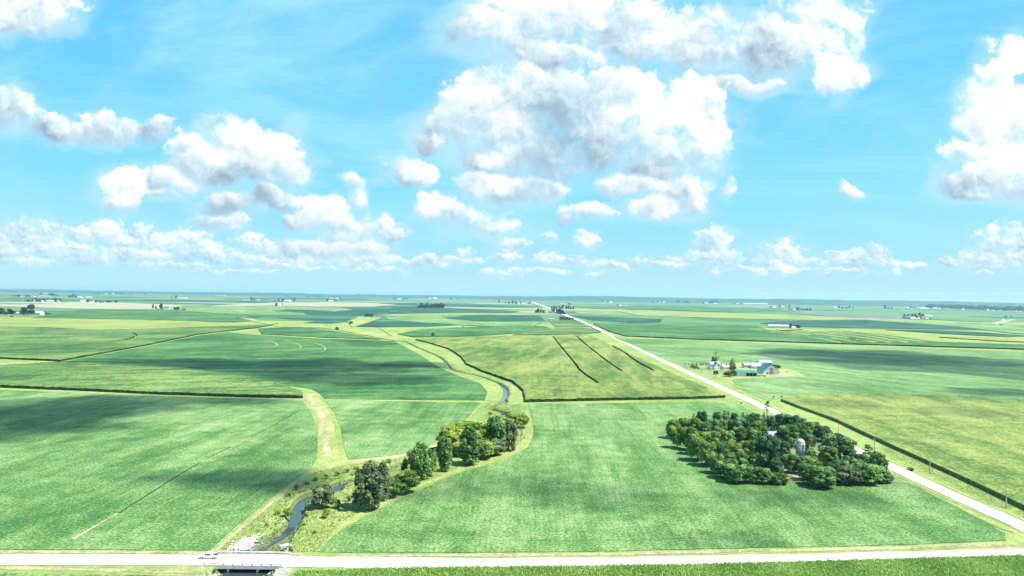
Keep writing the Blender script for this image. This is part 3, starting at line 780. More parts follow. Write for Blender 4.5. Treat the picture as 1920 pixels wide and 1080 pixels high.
# worn lines inside the fields
for q, lb in (([(470, 640), (500, 636), (522, 645), (517, 650), (490, 652)], 'innermost tan terrace curve in the middle soybean field'),
              ([(530, 637), (555, 643), (566, 649), (560, 654), (530, 657), (480, 657.5)], 'middle tan terrace curve in the middle soybean field'),
              ([(575, 640), (602, 646), (612, 653), (606, 660), (580, 662), (545, 663)], 'outer tan terrace curve in the middle soybean field'),
              ([(505, 671), (530, 671), (557, 671)], 'short tan terrace line in the middle soybean field')):
    ribbon('grass_terrace', q, 0.75, SOY + 0.05, M['dry'], lb, 'terrace', 'stuff', jag=0.2)
for q in ([(138, 1010), (180, 985), (222, 962)], [(376, 866), (398, 857), (420, 847)], [(432, 838), (452, 828), (470, 819)]):
    o = ribbon('field_track', q, 0.5, SOY + 0.03, M['dry'], 'bare tan piece of the diagonal track in the left soybean field', 'track', 'structure', jag=0.12)
    o['group'] = 'bare pieces of the diagonal track'
ribbon('field_track', [(222, 962), (270, 932), (320, 900), (376, 866), (470, 819), (520, 794), (562, 768)], 0.32, SOY + 0.02, M['stalk'], 'thin dark diagonal track through the left soybean field', 'track', 'structure')
for q, lb in (([(1030, 775), (1039, 800), (1042, 826)], 'left tractor wheel line in the field right of the creek'), ([(1038, 775), (1047, 798), (1049, 830)], 'right tractor wheel line in the field right of the creek'),
              ([(1120, 770), (1165, 800), (1215, 835), (1290, 890)], 'faint wheel line slanting toward the front of the grove'), ([(1145, 770), (1192, 800), (1245, 835), (1325, 895)], 'second faint wheel line slanting toward the front of the grove'),
              ([(1300, 925), (1345, 955), (1400, 985)], 'short faint wheel line below the grove'), ([(1600, 915), (1680, 950), (1760, 980)], 'faint wheel line below the right end of the grove'),
              ([(900, 1012), (1100, 1014), (1350, 1009), (1600, 1003)], 'faint headland wheel line along the near road'), ([(240, 985), (330, 925), (450, 850)], 'faint wheel line parallel to the diagonal track')):
    ribbon('field_track', q, 0.16, SOY + 0.02, M['soyside'], lb, 'track', 'structure')
for q, lb in (([(2080, 1051), (1920, 975), (1790, 919), (1665, 861), (1550, 808), (1430, 753)], 'right'), ([(1920, 998), (1790, 941), (1665, 882), (1550, 827), (1430, 771), (1340, 729), (1250, 686)], 'left')):
    ribbon('grass_verge', q, 0.9, 0.08, M['mow'], f'yellowish mown verge on the {lb} side of the side road', 'verge', 'stuff', sm=1, jag=0.5)

# ------------------------------------------------------------------ trees
def leaf_shell(cs, rs, n, size, squash=1.0, up=0.25, seed=0, droop=0.0):
    rg = np.random.default_rng(seed)
    Vs, T = [], []
    for c, r in zip(cs, rs):
        r = np.array(r, float)
        k = max(12, int(n * (r[0] * r[2]) ** 0.9))
        d = rg.normal(size=(k, 3)); d /= np.linalg.norm(d, axis=1)[:, None]
        d[:, 2] = np.where(d[:, 2] < -0.3, -d[:, 2], d[:, 2])
        pos = np.array(c) + d * r * (0.62 + 0.45 * rg.random((k, 1)))
        nrm = d + rg.normal(size=(k, 3)) * 0.42; nrm[:, 2] += up
        nrm /= np.linalg.norm(nrm, axis=1)[:, None]
        a = np.cross(nrm, rg.normal(size=(k, 3))); a /= np.linalg.norm(a, axis=1)[:, None]
        b = np.cross(nrm, a)
        s = size * (0.55 + 0.9 * rg.random((k, 1)))
        e = 0.45 + 0.5 * rg.random((k, 1))
        q = np.stack([pos - a * s, pos - b * s * e, pos + a * s, pos + b * s * e], 1)
        Vs.append(q)
        T.append(np.clip(0.5 + rg.normal() * 0.24 + rg.normal(size=k) * 0.22, 0, 1))
    return np.concatenate(Vs), np.concatenate(T)

def trunk_mesh(name, h, r, top, limbs, rg):
    m = MB()
    pts = [Vector((0, 0, 0)), Vector((rg.uniform(-.2, .2), rg.uniform(-.2, .2), h * 0.35)), Vector((rg.uniform(-.4, .4), rg.uniform(-.4, .4), h * top))]
    m.tube(pts[0], pts[1], r, r * 0.75, 8); m.tube(pts[1], pts[2], r * 0.75, r * 0.2, 8)
    for i in range(limbs):
        a = rg.uniform(0, 6.28); z = rg.uniform(0.25, 0.6) * h
        p = pts[1].lerp(pts[2], max(0, min(1, (z - h * .35) / (h * (top - .35)))))
        q = p + Vector((math.cos(a), math.sin(a), 0.9)) * h * rg.uniform(0.16, 0.26)
        m.tube(p, q, r * 0.4, r * 0.1, 6)
    return m.mesh(name)

PROTO = {}
def proto(kind, i):
    """unit tree: height 1 m per unit is scaled to the wanted height; returns (trunk mesh, crown mesh, crown width / height)"""
    key = (kind, i)
    if key in PROTO: return PROTO[key]
    rg = random.Random(hash(kind) % 1000 * 0 + 31 * i + len(kind) * 7); seed = 100 * len(kind) + i
    cs, rs = [], []
    H = 12.0
    if kind == 'broad':
        cs.append((0, 0, 5.9)); rs.append((3.7, 3.7, 4.6))
        for j in range(24):
            a = j * 2.4 + rg.uniform(-.5, .5); e = -0.8 + 1.75 * (j + .5) / 24
            rr = 3.9 * math.sqrt(max(0.05, 1 - e * e * 0.8)) * rg.uniform(.72, 1.0); z = 5.6 + e * 4.6
            cs.append((rr * math.cos(a), rr * math.sin(a), z))
            q = rg.uniform(1.25, 2.1); rs.append((q, q, q * rg.uniform(.75, 1.05)))
        V, T = leaf_shell(cs, rs, 78, 0.42, seed=seed, up=0.4); tr = trunk_mesh('trunk', H, 0.32, 0.75, 5, rg); wid = 9.4
    elif kind == 'poplar':
        for j in range(46):
            z = 0.9 + 10.0 * (j + .5) / 46; f = z / 11.4
            rr = 1.75 * max(.12, 1 - abs(2 * f - .85) ** 2.6) ** .6 * rg.uniform(.45, 1.05); a = j * 2.4 + rg.uniform(-.6, .6); z += rg.uniform(-.5, .9)
            cs.append((rr * math.cos(a), rr * math.sin(a), z)); q = rg.uniform(.7, 1.1); rs.append((q, q, q * rg.uniform(1.5, 2.4)))
        V, T = leaf_shell(cs, rs, 85, 0.30, seed=seed, up=0.25); tr = trunk_mesh('trunk', H, 0.30, 0.85, 3, rg); wid = 5.0
    elif kind == 'willow':
        for j in range(58):
            z = 0.8 + 9.8 * (j + .5) / 58; f = (z - 0.5) / 11.0
            rr = 3.6 * max(.1, 1 - abs(2 * f - .85) ** 3) ** .6 * rg.uniform(.45, 1.05); a = j * 2.4 + rg.uniform(-.6, .6); z += rg.uniform(-.6, 1.2)
            cs.append((rr * math.cos(a), rr * math.sin(a), z)); q = rg.uniform(.8, 1.3); rs.append((q, q, q * rg.uniform(1.4, 2.2)))
        V, T = leaf_shell(cs, rs, 66, 0.34, seed=seed, up=0.25); tr = trunk_mesh('trunk', H, 0.36, 0.8, 6, rg); wid = 9.0
    elif kind == 'bush':
        H = 4.0
        for j in range(12):
            a = rg.uniform(0, 6.28); rr = rg.uniform(0, 1.5); z = rg.uniform(0.7, 3.1) * (1 - rr * .12)
            cs.append((rr * math.cos(a), rr * math.sin(a), z)); q = rg.uniform(.55, .95); rs.append((q, q, q))
        V, T = leaf_shell(cs, rs, 120, 0.22, seed=seed); tr = trunk_mesh('trunk', H, 0.12, 0.6, 4, rg); wid = 4.4
    elif kind == 'conifer':
        for j in range(40):
            f = j / 40.0; z = 1.0 + f * 10.6; w = 2.5 * (1 - f) ** 0.85 + 0.2
            a = j * 2.4 + rg.uniform(-.4, .4)
            cs.append((w * .6 * math.cos(a), w * .6 * math.sin(a), z)); q = max(.3, w * .42); rs.append((q, q, q * .8))
        V, T = leaf_shell(cs, rs, 70, 0.24, seed=seed, up=0.1); tr = trunk_mesh('trunk', H, 0.25, 0.9, 2, rg); wid = 5.0
    elif kind == 'pine':
        for j in range(16):
            z = rg.uniform(3.5, 11.2); rr = rg.uniform(0.3, 2.2) * (1 - abs(z - 7) / 8); a = rg.uniform(0, 6.28)
            cs.append((rr * math.cos(a), rr * math.sin(a), z)); q = rg.uniform(.7, 1.25); rs.append((q, q, q * .75))
        V, T = leaf_shell(cs, rs, 60, 0.26, seed=seed); tr = trunk_mesh('trunk', H, 0.26, 0.9, 5, rg); wid = 5.6
    elif kind == 'dead':
        for j in range(10):
            z = rg.uniform(1.5, 7.5); rr = rg.uniform(.2, 2.4); a = rg.uniform(0, 6.28)
            cs.append((rr * math.cos(a), rr * math.sin(a), z)); rs.append((.9, .9, 1.1))
        V, T = leaf_shell(cs, rs, 30, 0.16, seed=seed); tr = trunk_mesh('trunk', 9, 0.3, 0.95, 8, rg); wid = 6; H = 9.0
    else:  # far
        for j in range(9):
            a = rg.uniform(0, 6.28); rr = rg.uniform(0.5, 3.2); z = rg.uniform(3.2, 9.8) - rr * .5
            cs.append((rr * math.cos(a), rr * math.sin(a), z)); q = rg.uniform(1.6, 2.6); rs.append((q, q, q))
        cs.append((0, 0, 2.5)); rs.append((2.6, 2.6, 2.5))
        V, T = leaf_shell(cs, rs, 10, 1.0, seed=seed); tr = None; wid = 9.6
    cm = quads_mesh('crown', V, T)
    PROTO[key] = (tr, cm, wid, H)
    return PROTO[key]

CROWN_MATS = {}
def crown_mesh(kind, i, leafmat):
    tr, cm, wid, H = proto(kind, i)
    key = (kind, i, leafmat)
    if key not in CROWN_MATS:
        c = cm.copy(); c.materials.clear(); c.materials.append(LEAF[leafmat]); CROWN_MATS[key] = c
        if tr is not None and not tr.materials: tr.materials.append(M['bark'])
    return tr, CROWN_MATS[key], wid, H

def tree(name, label, cat, px, top, base, wpx, kind, leafmat, group=None, z=0.0, i=None):
    p = G(px, base, z); s = ppm(p)
    h = max(1.0, (base - top) / s * 1.04); w = wpx / s
    i = random.randrange(4) if i is None else i
    tr, cm, wid, H = crown_mesh(kind, i, leafmat)
    root = empty(name, p, random.uniform(0, 6.28))
    sx = w / wid; sz = h / (H * 0.97)
    root.scale = (sx, sx, sz)
    t = bpy.data.objects.new('trunk', tr); t.parent = root; COL.objects.link(t)
    c = bpy.data.objects.new('crown', cm); c.parent = root; COL.objects.link(c)
    return tag(root, label, cat, group)

GR = 'trees of the dense grove'
for k, x in enumerate(range(1302, 1452, 11)):
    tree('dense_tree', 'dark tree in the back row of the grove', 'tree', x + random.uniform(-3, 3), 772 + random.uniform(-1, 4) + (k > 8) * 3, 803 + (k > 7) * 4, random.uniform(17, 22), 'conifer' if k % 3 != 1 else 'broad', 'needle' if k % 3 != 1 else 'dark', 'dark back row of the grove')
for q in [(1262,787,822,27),(1280,783,820,29),(1300,783,822,28),(1270,800,840,27),(1292,800,844,29)]:
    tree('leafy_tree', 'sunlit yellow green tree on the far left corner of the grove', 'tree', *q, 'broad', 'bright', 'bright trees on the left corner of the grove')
for q in [(1320,790,826,29),(1340,785,824,28),(1358,787,822,27),(1378,787,824,28),(1400,782,822,31),(1421,790,829,35),(1312,808,846,31),(1336,808,846,30),(1362,806,846,33),(1386,800,840,30),(1412,802,842,31)]:
    tree('leafy_tree', 'round green tree in the middle of the grove left of the silo', 'tree', *q, 'broad', random.choice(['green', 'green', 'dark', 'bright']), 'middle trees of the grove')
for q in [(1308,818,864,36),(1328,828,874,36),(1350,828,874,37),(1375,830,872,36),(1400,826,868,34),(1390,846,886,31)]:
    tree('leafy_tree', 'rounded green tree on the lower left flank of the grove', 'tree', *q, 'broad', random.choice(['green', 'green', 'bright']), 'lower left flank of the grove')
for q in [(1357,862,897,35),(1380,870,905,42),(1404,872,906,34),(1428,876,907,34),(1452,886,908,28)]:
    tree('leafy_tree', 'low round green tree along the front left edge of the grove', 'tree', *q, 'broad', 'green', 'front left edge of the grove')
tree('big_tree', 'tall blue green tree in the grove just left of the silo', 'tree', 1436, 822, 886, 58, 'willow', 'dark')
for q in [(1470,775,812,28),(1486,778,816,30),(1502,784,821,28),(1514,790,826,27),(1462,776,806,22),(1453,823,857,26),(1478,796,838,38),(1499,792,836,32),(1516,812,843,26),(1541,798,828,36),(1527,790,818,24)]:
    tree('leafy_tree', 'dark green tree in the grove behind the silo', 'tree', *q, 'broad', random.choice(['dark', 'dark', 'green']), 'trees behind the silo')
tree('big_tree', 'largest broad dark tree in the grove between the silo and the road', 'tree', 1575, 815, 868, 62, 'broad', 'dark')
for q in [(1553,836,873,36),(1467,827,862,28),(1520,843,866,24),(1480,851,887,27),(1497,853,888,29),(1522,857,892,36),(1562,868,900,28)]:
    tree('leafy_tree', 'leafy green tree in the grove in front of the silo', 'tree', *q, 'broad', random.choice(['green', 'dark', 'bright']), 'trees in front of the silo')
for q in [(1455,862,896,26),(1470,888,909,18),(1510,868,900,26),(1512,884,908,20),(1430,838,880,30),(1415,846,886,30),(1345,850,888,30),(1368,850,888,30),(1300,812,852,28),(1350,800,838,28),(1556,820,858,28),(1606,850,882,28),(1578,862,898,30),(1640,870,904,28),(1607,878,908,30),(1570,884,909,26)]:
    tree('leafy_tree', 'half hidden green tree inside the closed canopy of the grove', 'tree', *q, 'broad', random.choice(['green', 'green', 'dark', 'bright']), 'canopy trees of the grove')
tree('round_tree', 'big round sunlit tree standing out at the front of the grove', 'tree', 1537, 873, 913, 55, 'broad', 'green')
for q in [(1593,857,890,40),(1626,848,890,30),(1646,848,892,34),(1590,874,908,46),(1625,868,908,46),(1650,875,906,32),(1664,888,906,22),(1610,862,896,30)]:
    tree('leafy_tree', 'green tree at the right end of the grove beside the road', 'tree', *q, 'broad', random.choice(['green', 'dark', 'green', 'olive']), 'right end of the grove')
tree('pine_tree', 'lone tall pine at the back of the grove beside the road', 'tree', 1438, 752, 780, 15, 'pine', 'needle')
tree('dead_tree', 'grey pink dead tree on the left edge of the grove', 'tree', 1286, 820, 838, 15, 'dead', 'dead')
tree('shrub', 'dark shrub thicket on the far verge behind the grove', 'shrub', 1628, 832, 845, 20, 'bush', 'dark')
tree('shrub', 'low dark shrub on the verge right of the side road', 'shrub', 1707, 874, 882, 20, 'bush', 'dark')
tree('shrub', 'small dark shrub on the roadside left of the pine', 'shrub', 1390, 753, 757, 7, 'bush', 'dark')

CR = [
 ('shrub', 'dark olive shrub leaning over the left bank of the creek', 540, 946, 968, 22, 'bush', 'yellow'),
 ('leafy_tree', 'olive tree on the creek bend right of the curved water', 604, 910, 952, 36, 'broad', 'olive'),
 ('shrub', 'green shrub between the olive tree and the big willow', 632, 934, 953, 20, 'bush', 'bright'),
 ('shrub', 'small round yellow shrub alone in the creek meadow', 611, 953, 971, 19, 'bush', 'yellow'),
 ('willow_tree', 'big grey green willow nearest to the bridge', 690, 880, 954, 56, 'willow', 'olive'),
 ('poplar_tree', 'slender grey green tree on the right of the big willow', 717, 876, 938, 26, 'poplar', 'olive'),
 ('leafy_tree', 'yellow green bushy tree just right of the big willow', 733, 898, 932, 34, 'broad', 'bright'),
 ('leafy_tree', 'yellow green bushy tree left of the dark oval tree', 761, 883, 924, 40, 'broad', 'bright'),
 ('young_tree', 'thin pale sapling behind the yellow green bushy trees', 759, 864, 895, 13, 'poplar', 'green'),
 ('big_tree', 'dark oval tree with dense crown in the middle of the creek row', 787, 838, 899, 44, 'willow', 'green'),
 ('leafy_tree', 'lighter tree leaning on the dark oval tree', 805, 846, 892, 28, 'broad', 'bright'),
 ('shrub', 'yellow shrub at the foot of the dark oval tree', 798, 882, 899, 14, 'bush', 'yellow'),
 ('poplar_tree', 'narrow dark columnar poplar in the creek row', 835, 830, 883, 24, 'poplar', 'green'),
 ('leafy_tree', 'yellow topped tree at the left of the yellow cluster', 846, 796, 844, 46, 'broad', 'yellow'),
 ('leafy_tree', 'yellow tree low in front of the yellow cluster', 851, 808, 854, 42, 'broad', 'yellow'),
 ('leafy_tree', 'yellow tree at the back of the yellow cluster', 872, 789, 834, 42, 'broad', 'yellow'),
 ('leafy_tree', 'yellow tree at the right of the yellow cluster', 891, 790, 834, 42, 'broad', 'yellow'),
 ('leafy_tree', 'small yellow tree right of the tall dark poplar', 902, 805, 846, 34, 'broad', 'yellow'),
 ('leafy_tree', 'green tree between the yellow cluster and the grey willow', 910, 796, 840, 34, 'broad', 'bright'),
 ('shrub', 'dark shrub at the left foot of the yellow cluster', 828, 824, 846, 18, 'bush', 'dark'),
 ('poplar_tree', 'tall dark poplar with pale trunk in front of the yellow cluster', 879, 810, 871, 38, 'poplar', 'green'),
 ('willow_tree', 'grey green willow at the upper end of the creek row', 932, 788, 846, 42, 'willow', 'green'),
 ('willow_tree', 'pale grey willow leaning right at the upper end of the creek row', 954, 792, 845, 30, 'willow', 'olive'),
 ('leafy_tree', 'low bushy green tree right of the tall dark poplar', 909, 825, 859, 36, 'broad', 'bright'),
 ('leafy_tree', 'pale bushy tree below the grey willow', 929, 824, 853, 32, 'broad', 'olive'),
 ('shrub', 'dark rounded shrub above the yellow shrub at the creek top', 956, 769, 787, 22, 'bush', 'bright'),
 ('leafy_tree', 'bright yellow shrub tree at the top end of the creek row', 970, 776, 802, 36, 'broad', 'yellow'),
 ('dead_tree', 'bare grey dead tree right of the pale willow', 977, 796, 826, 13, 'dead', 'dead'),
 ('shrub', 'small shrub on the creek bank above the upper pool', 950, 748, 756, 9, 'bush', 'dark'),
 ('lone_tree', 'lone dark tree on the yellow grass at the creek head', 632, 613, 619, 7, 'broad', 'dark'),
 ('lone_tree', 'dark tree above the creek head beside the dark lens field', 658, 602, 608, 7, 'broad', 'dark'),
 ('lone_tree', 'dark tree on the field edge above the three-cut corn', 812, 623, 631, 7, 'broad', 'dark'),
 ('shrub', 'pale shrub on the grass at the creek head', 790, 626, 630, 7, 'bush', 'bright'),
 ('leafy_tree', 'left half of the dark tree clump above the creek head', 688, 587, 595, 9, 'broad', 'dark'),
 ('leafy_tree', 'right half of the dark tree clump above the creek head', 696, 588, 595, 8, 'broad', 'dark'),
 ('shrub', 'low shrub left below the dark tree clump', 683, 595, 597.5, 5, 'bush', 'dark'),
 ('shrub', 'low shrub right below the dark tree clump', 697, 595, 597.5, 5, 'bush', 'dark'),
 ('shrub', 'thin dark bush on the light field left of the pinkish shed', 868, 611, 613.5, 6, 'bush', 'dark'),
]
for nm, lb, px, a, b, w, k, lm in CR:
    if b > 700: w *= 1.2 if k == 'poplar' else 1.15
    tree(nm, lb, 'shrub' if nm == 'shrub' else 'tree', px, a, b, w, k, lm)
for x, y, w, lm in [(500,985,9,'bright'),(520,965,11,'bright'),(540,930,12,'bright'),(556,918,14,'green'),(575,908,13,'bright'),(592,902,12,'green'),(612,898,12,'bright'),(632,892,13,'green'),(650,886,13,'bright'),(668,880,12,'green'),(700,872,12,'bright'),(728,868,12,'bright'),
                  (570,985,10,'bright'),(590,1000,9,'bright'),(575,968,11,'green'),(640,958,12,'bright'),(655,940,14,'green'),(592,944,11,'bright'),(545,1012,9,'bright'),(815,872,14,'bright'),(822,846,15,'green'),(865,848,15,'bright'),(893,852,14,'green'),(945,840,13,'bright'),(962,820,14,'bright'),(935,805,13,'yellow'),(920,778,10,'green'),(900,797,13,'yellow'),(775,905,13,'bright'),(745,915,12,'bright')]:
    tree('shrub', 'low green scrub bush growing in the rough grass of the creek', 'shrub', x, y - w * random.uniform(.55, .85), y, w * 1.15, 'bush', lm, 'low scrub along the creek')
for x, y, w in [(1450,745.5,6),(1465,745,6),(1494,744,6),(1502,743.6,6),(1512,743.5,7),(1522,743,7),(1530,742.6,10),(1568,741.5,7),(1576,741,9),(1592,740.6,6),(1648,739,5),(1781,748,7)]:
    tree('shrub', 'low dark shrub on the fence line behind the olive corn field', 'shrub', x, y - 3.2, y, w, 'bush', 'dark', 'shrubs on the far edge of the olive corn')
# farmstead trees
FT = [('leafy_tree', 'dark tree close behind the farmhouse', 1339, 668, 688, 11, 'broad', 'dark'),
      ('leafy_tree', 'tall thin pale tree rising behind the farmhouse', 1343, 659, 690, 13, 'pine', 'bright'),
      ('big_tree', 'dark pointed tree right of the farmhouse garage', 1373, 672, 689, 16, 'conifer', 'dark'),
      ('leafy_tree', 'rounded dark tree above the teal shed', 1374, 686, 694, 13, 'broad', 'dark'),
      ('small_tree', 'small round tree alone on the farm lawn', 1342, 694.5, 702.5, 10, 'broad', 'dark'),
      ('leafy_tree', 'wide low tree on the lawn left of the teal shed', 1366, 696, 706, 17, 'broad', 'dark'),
      ('leafy_tree', 'dark tree against the left wall of the teal shed', 1376, 694, 704.5, 11, 'broad', 'dark'),
      ('leafy_tree', 'tree behind the ridge of the pale sheds', 1425, 678, 688, 10, 'broad', 'dark'),
      ('leafy_tree', 'left dark tree behind the white barn', 1445, 681, 691, 9, 'broad', 'dark'),
      ('leafy_tree', 'middle grey tree behind the white barn', 1453, 683, 692, 9, 'broad', 'olive'),
      ('leafy_tree', 'right dark tree behind the white barn', 1460, 684, 692, 8, 'broad', 'dark'),
      ('shrub', 'tiny dark bush in the yard right of the barn', 1475, 696, 698, 4, 'bush', 'dark')]
for nm, lb, px, a, b, w, k, lm in FT:
    tree(nm, lb, 'shrub' if nm == 'shrub' else 'tree', px, a, b, w, k, lm, z=0.09)
for x, a, b, w in [(1296,681,690,5),(1299,680,690,5),(1302,683,692,6),(1306,680,691,6),(1310,686,692.5,5),(1316,690,693,2.5),(1314,680.5,685,4),(1318,680,684.5,4),(1324,680,685,5),(1285,681,684.5,3),(1291,681,684.5,3),(1352,680,685,4),(1362,680.5,685,4)]:
    tree('spruce_tree', 'little dark spruce in the windbreak left of the farmhouse' if x < 1330 else 'little dark spruce behind the farmhouse garage', 'tree', x, a, b, w, 'conifer', 'needle', 'spruces around the farmhouse')

# ------------------------------------------------------------------ buildings
def gable(root, w, d, h, rise, wall, roof, over=0.4, ridge='x'):
    """walls with gable ends and a two-slope roof, ridge along local x (length w)"""
    m = MB()
    y = d / 2
    m.add([(-w/2, -y, 0), (w/2, -y, 0), (w/2, y, 0), (-w/2, y, 0), (-w/2, -y, h), (w/2, -y, h), (w/2, y, h), (-w/2, y, h), (-w/2, 0, h + rise), (w/2, 0, h + rise)],
          [(0, 1, 5, 4), (2, 3, 7, 6), (1, 2, 6, 9, 5), (3, 0, 4, 8, 7), (3, 2, 1, 0)])
    wo = m.build('wall', wall, root)
    r = MB(); sl = rise / y; t = 0.18; e = over
    for sgn in (-1, 1):
        yo = sgn * (y + e); zo = h - sl * e
        prof = [(yo, zo), (yo, zo + t), (0, h + rise + t), (0, h + rise + 0.004)]
        n = 4
        vs = [(-w/2 - e, a, b) for a, b in prof] + [(w/2 + e, a, b) for a, b in prof]
        fs = [(i, (i + 1) % n, n + (i + 1) % n, n + i) for i in range(n)] + [(3, 2, 1, 0), (4, 5, 6, 7)]
        r.add(vs, fs)
    ro = r.build('roof', roof, root)
    return wo, ro

def panel(root, name, mat, side, w, d, u, z0, z1, half, frame=None):
    """a door or window on one wall: side f/b (+-y) or l/r (+-x)"""
    m = MB(); o = 0.06
    if side == 'f': m.box(u - half, u + half, -d/2 - o, -d/2 - 0.004, z0, z1)
    if side == 'b': m.box(u - half, u + half, d/2 + 0.004, d/2 + o, z0, z1)
    if side == 'r': m.box(w/2 + 0.004, w/2 + o, u - half, u + half, z0, z1)
    if side == 'l': m.box(-w/2 - o, -w/2 - 0.004, u - half, u + half, z0, z1)
    p = m.build(name, mat, root)
    if frame:
        f = MB(); b = 0.12; o2 = 0.09
        def fr(u0, u1, a, c):
            if side == 'f': f.box(u0, u1, -d/2 - o2, -d/2 - 0.002, a, c)
            if side == 'b': f.box(u0, u1, d/2 + 0.002, d/2 + o2, a, c)
            if side == 'r': f.box(w/2 + 0.002, w/2 + o2, u0, u1, a, c)
            if side == 'l': f.box(-w/2 - o2, -w/2 - 0.002, u0, u1, a, c)
        fr(u - half - b, u - half, z0 - b, z1 + b); fr(u + half, u + half + b, z0 - b, z1 + b)
        fr(u - half, u + half, z1, z1 + b); fr(u - half, u + half, z0 - b, z0)
        f.build('frame', frame, p)
    return p

# farmhouse with crossed gables
p = G(1339, 692, 0.09)
hs = tag(empty('farmhouse', p, R(14)), 'white two-storey farmhouse with crossed grey gables', 'house')
gable(hs, 12.5, 7.5, 5.6, 2.8, M['white'], M['greyroof'])
b = MB(); b.prism([(-3.2, 0), (3.2, 0), (3.2, 5.2), (0, 8.0), (-3.2, 5.2)], -6.2, -0.5); b.build('front_wing', M['white'], hs)
r = MB()
for s in (-1, 1):
    prof = [(s * 3.7, 4.75), (s * 3.7, 4.95), (0, 8.22), (0, 8.02)]
    r.prism(prof if s > 0 else prof[::-1], -6.7, -0.4)
r.build('wing_roof', M['darkroof'], hs)
for u, z in ((-1.5, 0.9), (1.5, 0.9), (-1.5, 3.6), (1.5, 3.6)):
    q = MB().box(u - .6, u + .6, -6.27, -6.205, z, z + 1.5).build('window', M['glass'], hs)
    MB().box(u - .72, u + .72, -6.24, -6.203, z - .14, z - .004).build('sill', M['white'], q)
for u in (-5.0, 4.6): panel(hs, 'window', M['glass'], 'f', 12.5, 7.5, u, 3.4, 4.9, 0.6, M['white'])
for u in (-1.8, 1.8): panel(hs, 'window', M['glass'], 'r', 12.5, 7.5, u, 1.0, 2.4, 0.6, M['white'])
b = MB().box(3.4, 8.2, -6.0, -3.8, 0, 0.3)
b.build('porch_floor', M['pink'], hs)
MB().add([(3.3, -6.2, 2.6), (8.4, -6.2, 2.6), (8.4, -3.8, 3.2), (3.3, -3.8, 3.2), (3.3, -6.2, 2.75), (8.4, -6.2, 2.75), (8.4, -3.8, 3.35), (3.3, -3.8, 3.35)],
         [(3, 2, 1, 0), (4, 5, 6, 7), (0, 1, 5, 4), (1, 2, 6, 5), (2, 3, 7, 6), (3, 0, 4, 7)]).build('porch_roof', M['darkroof'], hs)
for x in (3.7, 5.9, 8.0): MB().box(x - .1, x + .1, -6.0, -5.8, 0.304, 2.6).build('porch_post', M['white'], hs)
panel(hs, 'door', M['redwood'], 'f', 12.5, 7.5, 4.3, 0.3, 2.4, 0.5)
MB().box(-2.6, -1.8, 1.0, 1.8, 7.4, 9.2).build('chimney', M['redroof'], hs)
p = G(1360, 692.5, 0.09)
ga = tag(empty('garage', p, R(10)), 'low white garage right of the farmhouse', 'garage')
gable(ga, 8.2, 6.4, 2.7, 1.7, M['white'], M['greyroof'])
for u in (-2.0, 2.0): panel(ga, 'garage_door', M['metal'], 'f', 8.2, 6.4, u, 0.02, 2.2, 1.3)
panel(ga, 'window', M['glass'], 'r', 8.2, 6.4, 0.0, 1.1, 1.9, 0.5, M['white'])
# teal-roofed open shed
p = G(1398, 704.5, 0.09)
sh = tag(empty('open_shed', p, R(-3)), 'long white shed with teal roof and open bays', 'shed')
w, d = 21.0, 9.0
m = MB(); m.box(-w/2, -1.0, -d/2, d/2, 0, 3.6); m.build('wall', M['metal'], sh)
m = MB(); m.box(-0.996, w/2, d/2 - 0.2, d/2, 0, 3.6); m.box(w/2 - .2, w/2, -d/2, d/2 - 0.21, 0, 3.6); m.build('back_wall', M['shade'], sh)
for k in range(4):
    x = -0.85 + k * (w/2 + 0.5) / 3.2
    MB().box(x, x + .25, -d/2, -d/2 + .25, 0, 3.59).build('post', M['white'], sh)
r = MB(); r.add([(-w/2 - .5, -d/2 - .6, 3.61), (w/2 + .5, -d/2 - .6, 3.61), (w/2 + .5, 1.2, 5.6), (-w/2 - .5, 1.2, 5.6), (w/2 + .5, d/2 + .5, 3.8), (-w/2 - .5, d/2 + .5, 3.8)],
                [(0, 1, 2, 3), (3, 2, 4, 5), (1, 0, 5, 4), (1, 4, 2), (0, 3, 5)]); r.build('roof', M['teal'], sh)
m = MB().box(-w/2 + 0.3, -w/2 + 3.3, -d/2 - .08, -d/2 - .004, 0.1, 3.0); m.build('sliding_door', M['white'], sh)
m = MB().box(w/2 - 3.2, w/2 - 1.2, -d/2 - 1.2, -d/2 + 2.2, 0.4, 1.4)
# white barn with teal roof
p = G(1440, 700, 0.09)
bn = tag(empty('barn', p, R(-92)), 'big white gable barn with teal metal roof', 'barn')
w, d = 20.0, 17.5
gable(bn, w, d, 3.0, 8.0, M['white'], M['teal'], 0.6)
for o in list(bn.children):
    if o.name.startswith('wall'): o['label'] = 'white board wall with gable end'
dr = panel(bn, 'barn_door', M['pink'], 'r', w, d, 0.0, 0.05, 3.6, 2.2)
panel(bn, 'hay_door', M['redwood'], 'r', w, d, 0.0, 4.3, 6.4, 1.5, M['white'])
panel(bn, 'side_door', M['metal'], 'r', w, d, 3.6, 0.05, 2.6, 0.9)
panel(bn, 'side_door', M['redwood'], 'r', w, d, -4.0, 0.05, 2.4, 0.9)
panel(bn, 'vent', M['glass'], 'r', w, d, 0.0, 8.6, 9.5, 0.45)
for u in (-6, -2, 2, 6): panel(bn, 'window', M['glass'], 'f', w, d, u, 1.2, 2.2, 0.5, M['white'])
cu = MB().box(5.5, 7.3, -0.9, 0.9, 10.4, 12.2); cu.build('cupola', M['shade'], bn)
MB().add([(5.2, -1.2, 12.21), (7.6, -1.2, 12.21), (7.6, 1.2, 12.21), (5.2, 1.2, 12.21), (6.4, 0, 13.5)], [(0, 1, 4), (1, 2, 4), (2, 3, 4), (3, 0, 4), (3, 2, 1, 0)]).build('cupola_roof', M['white'], bn)
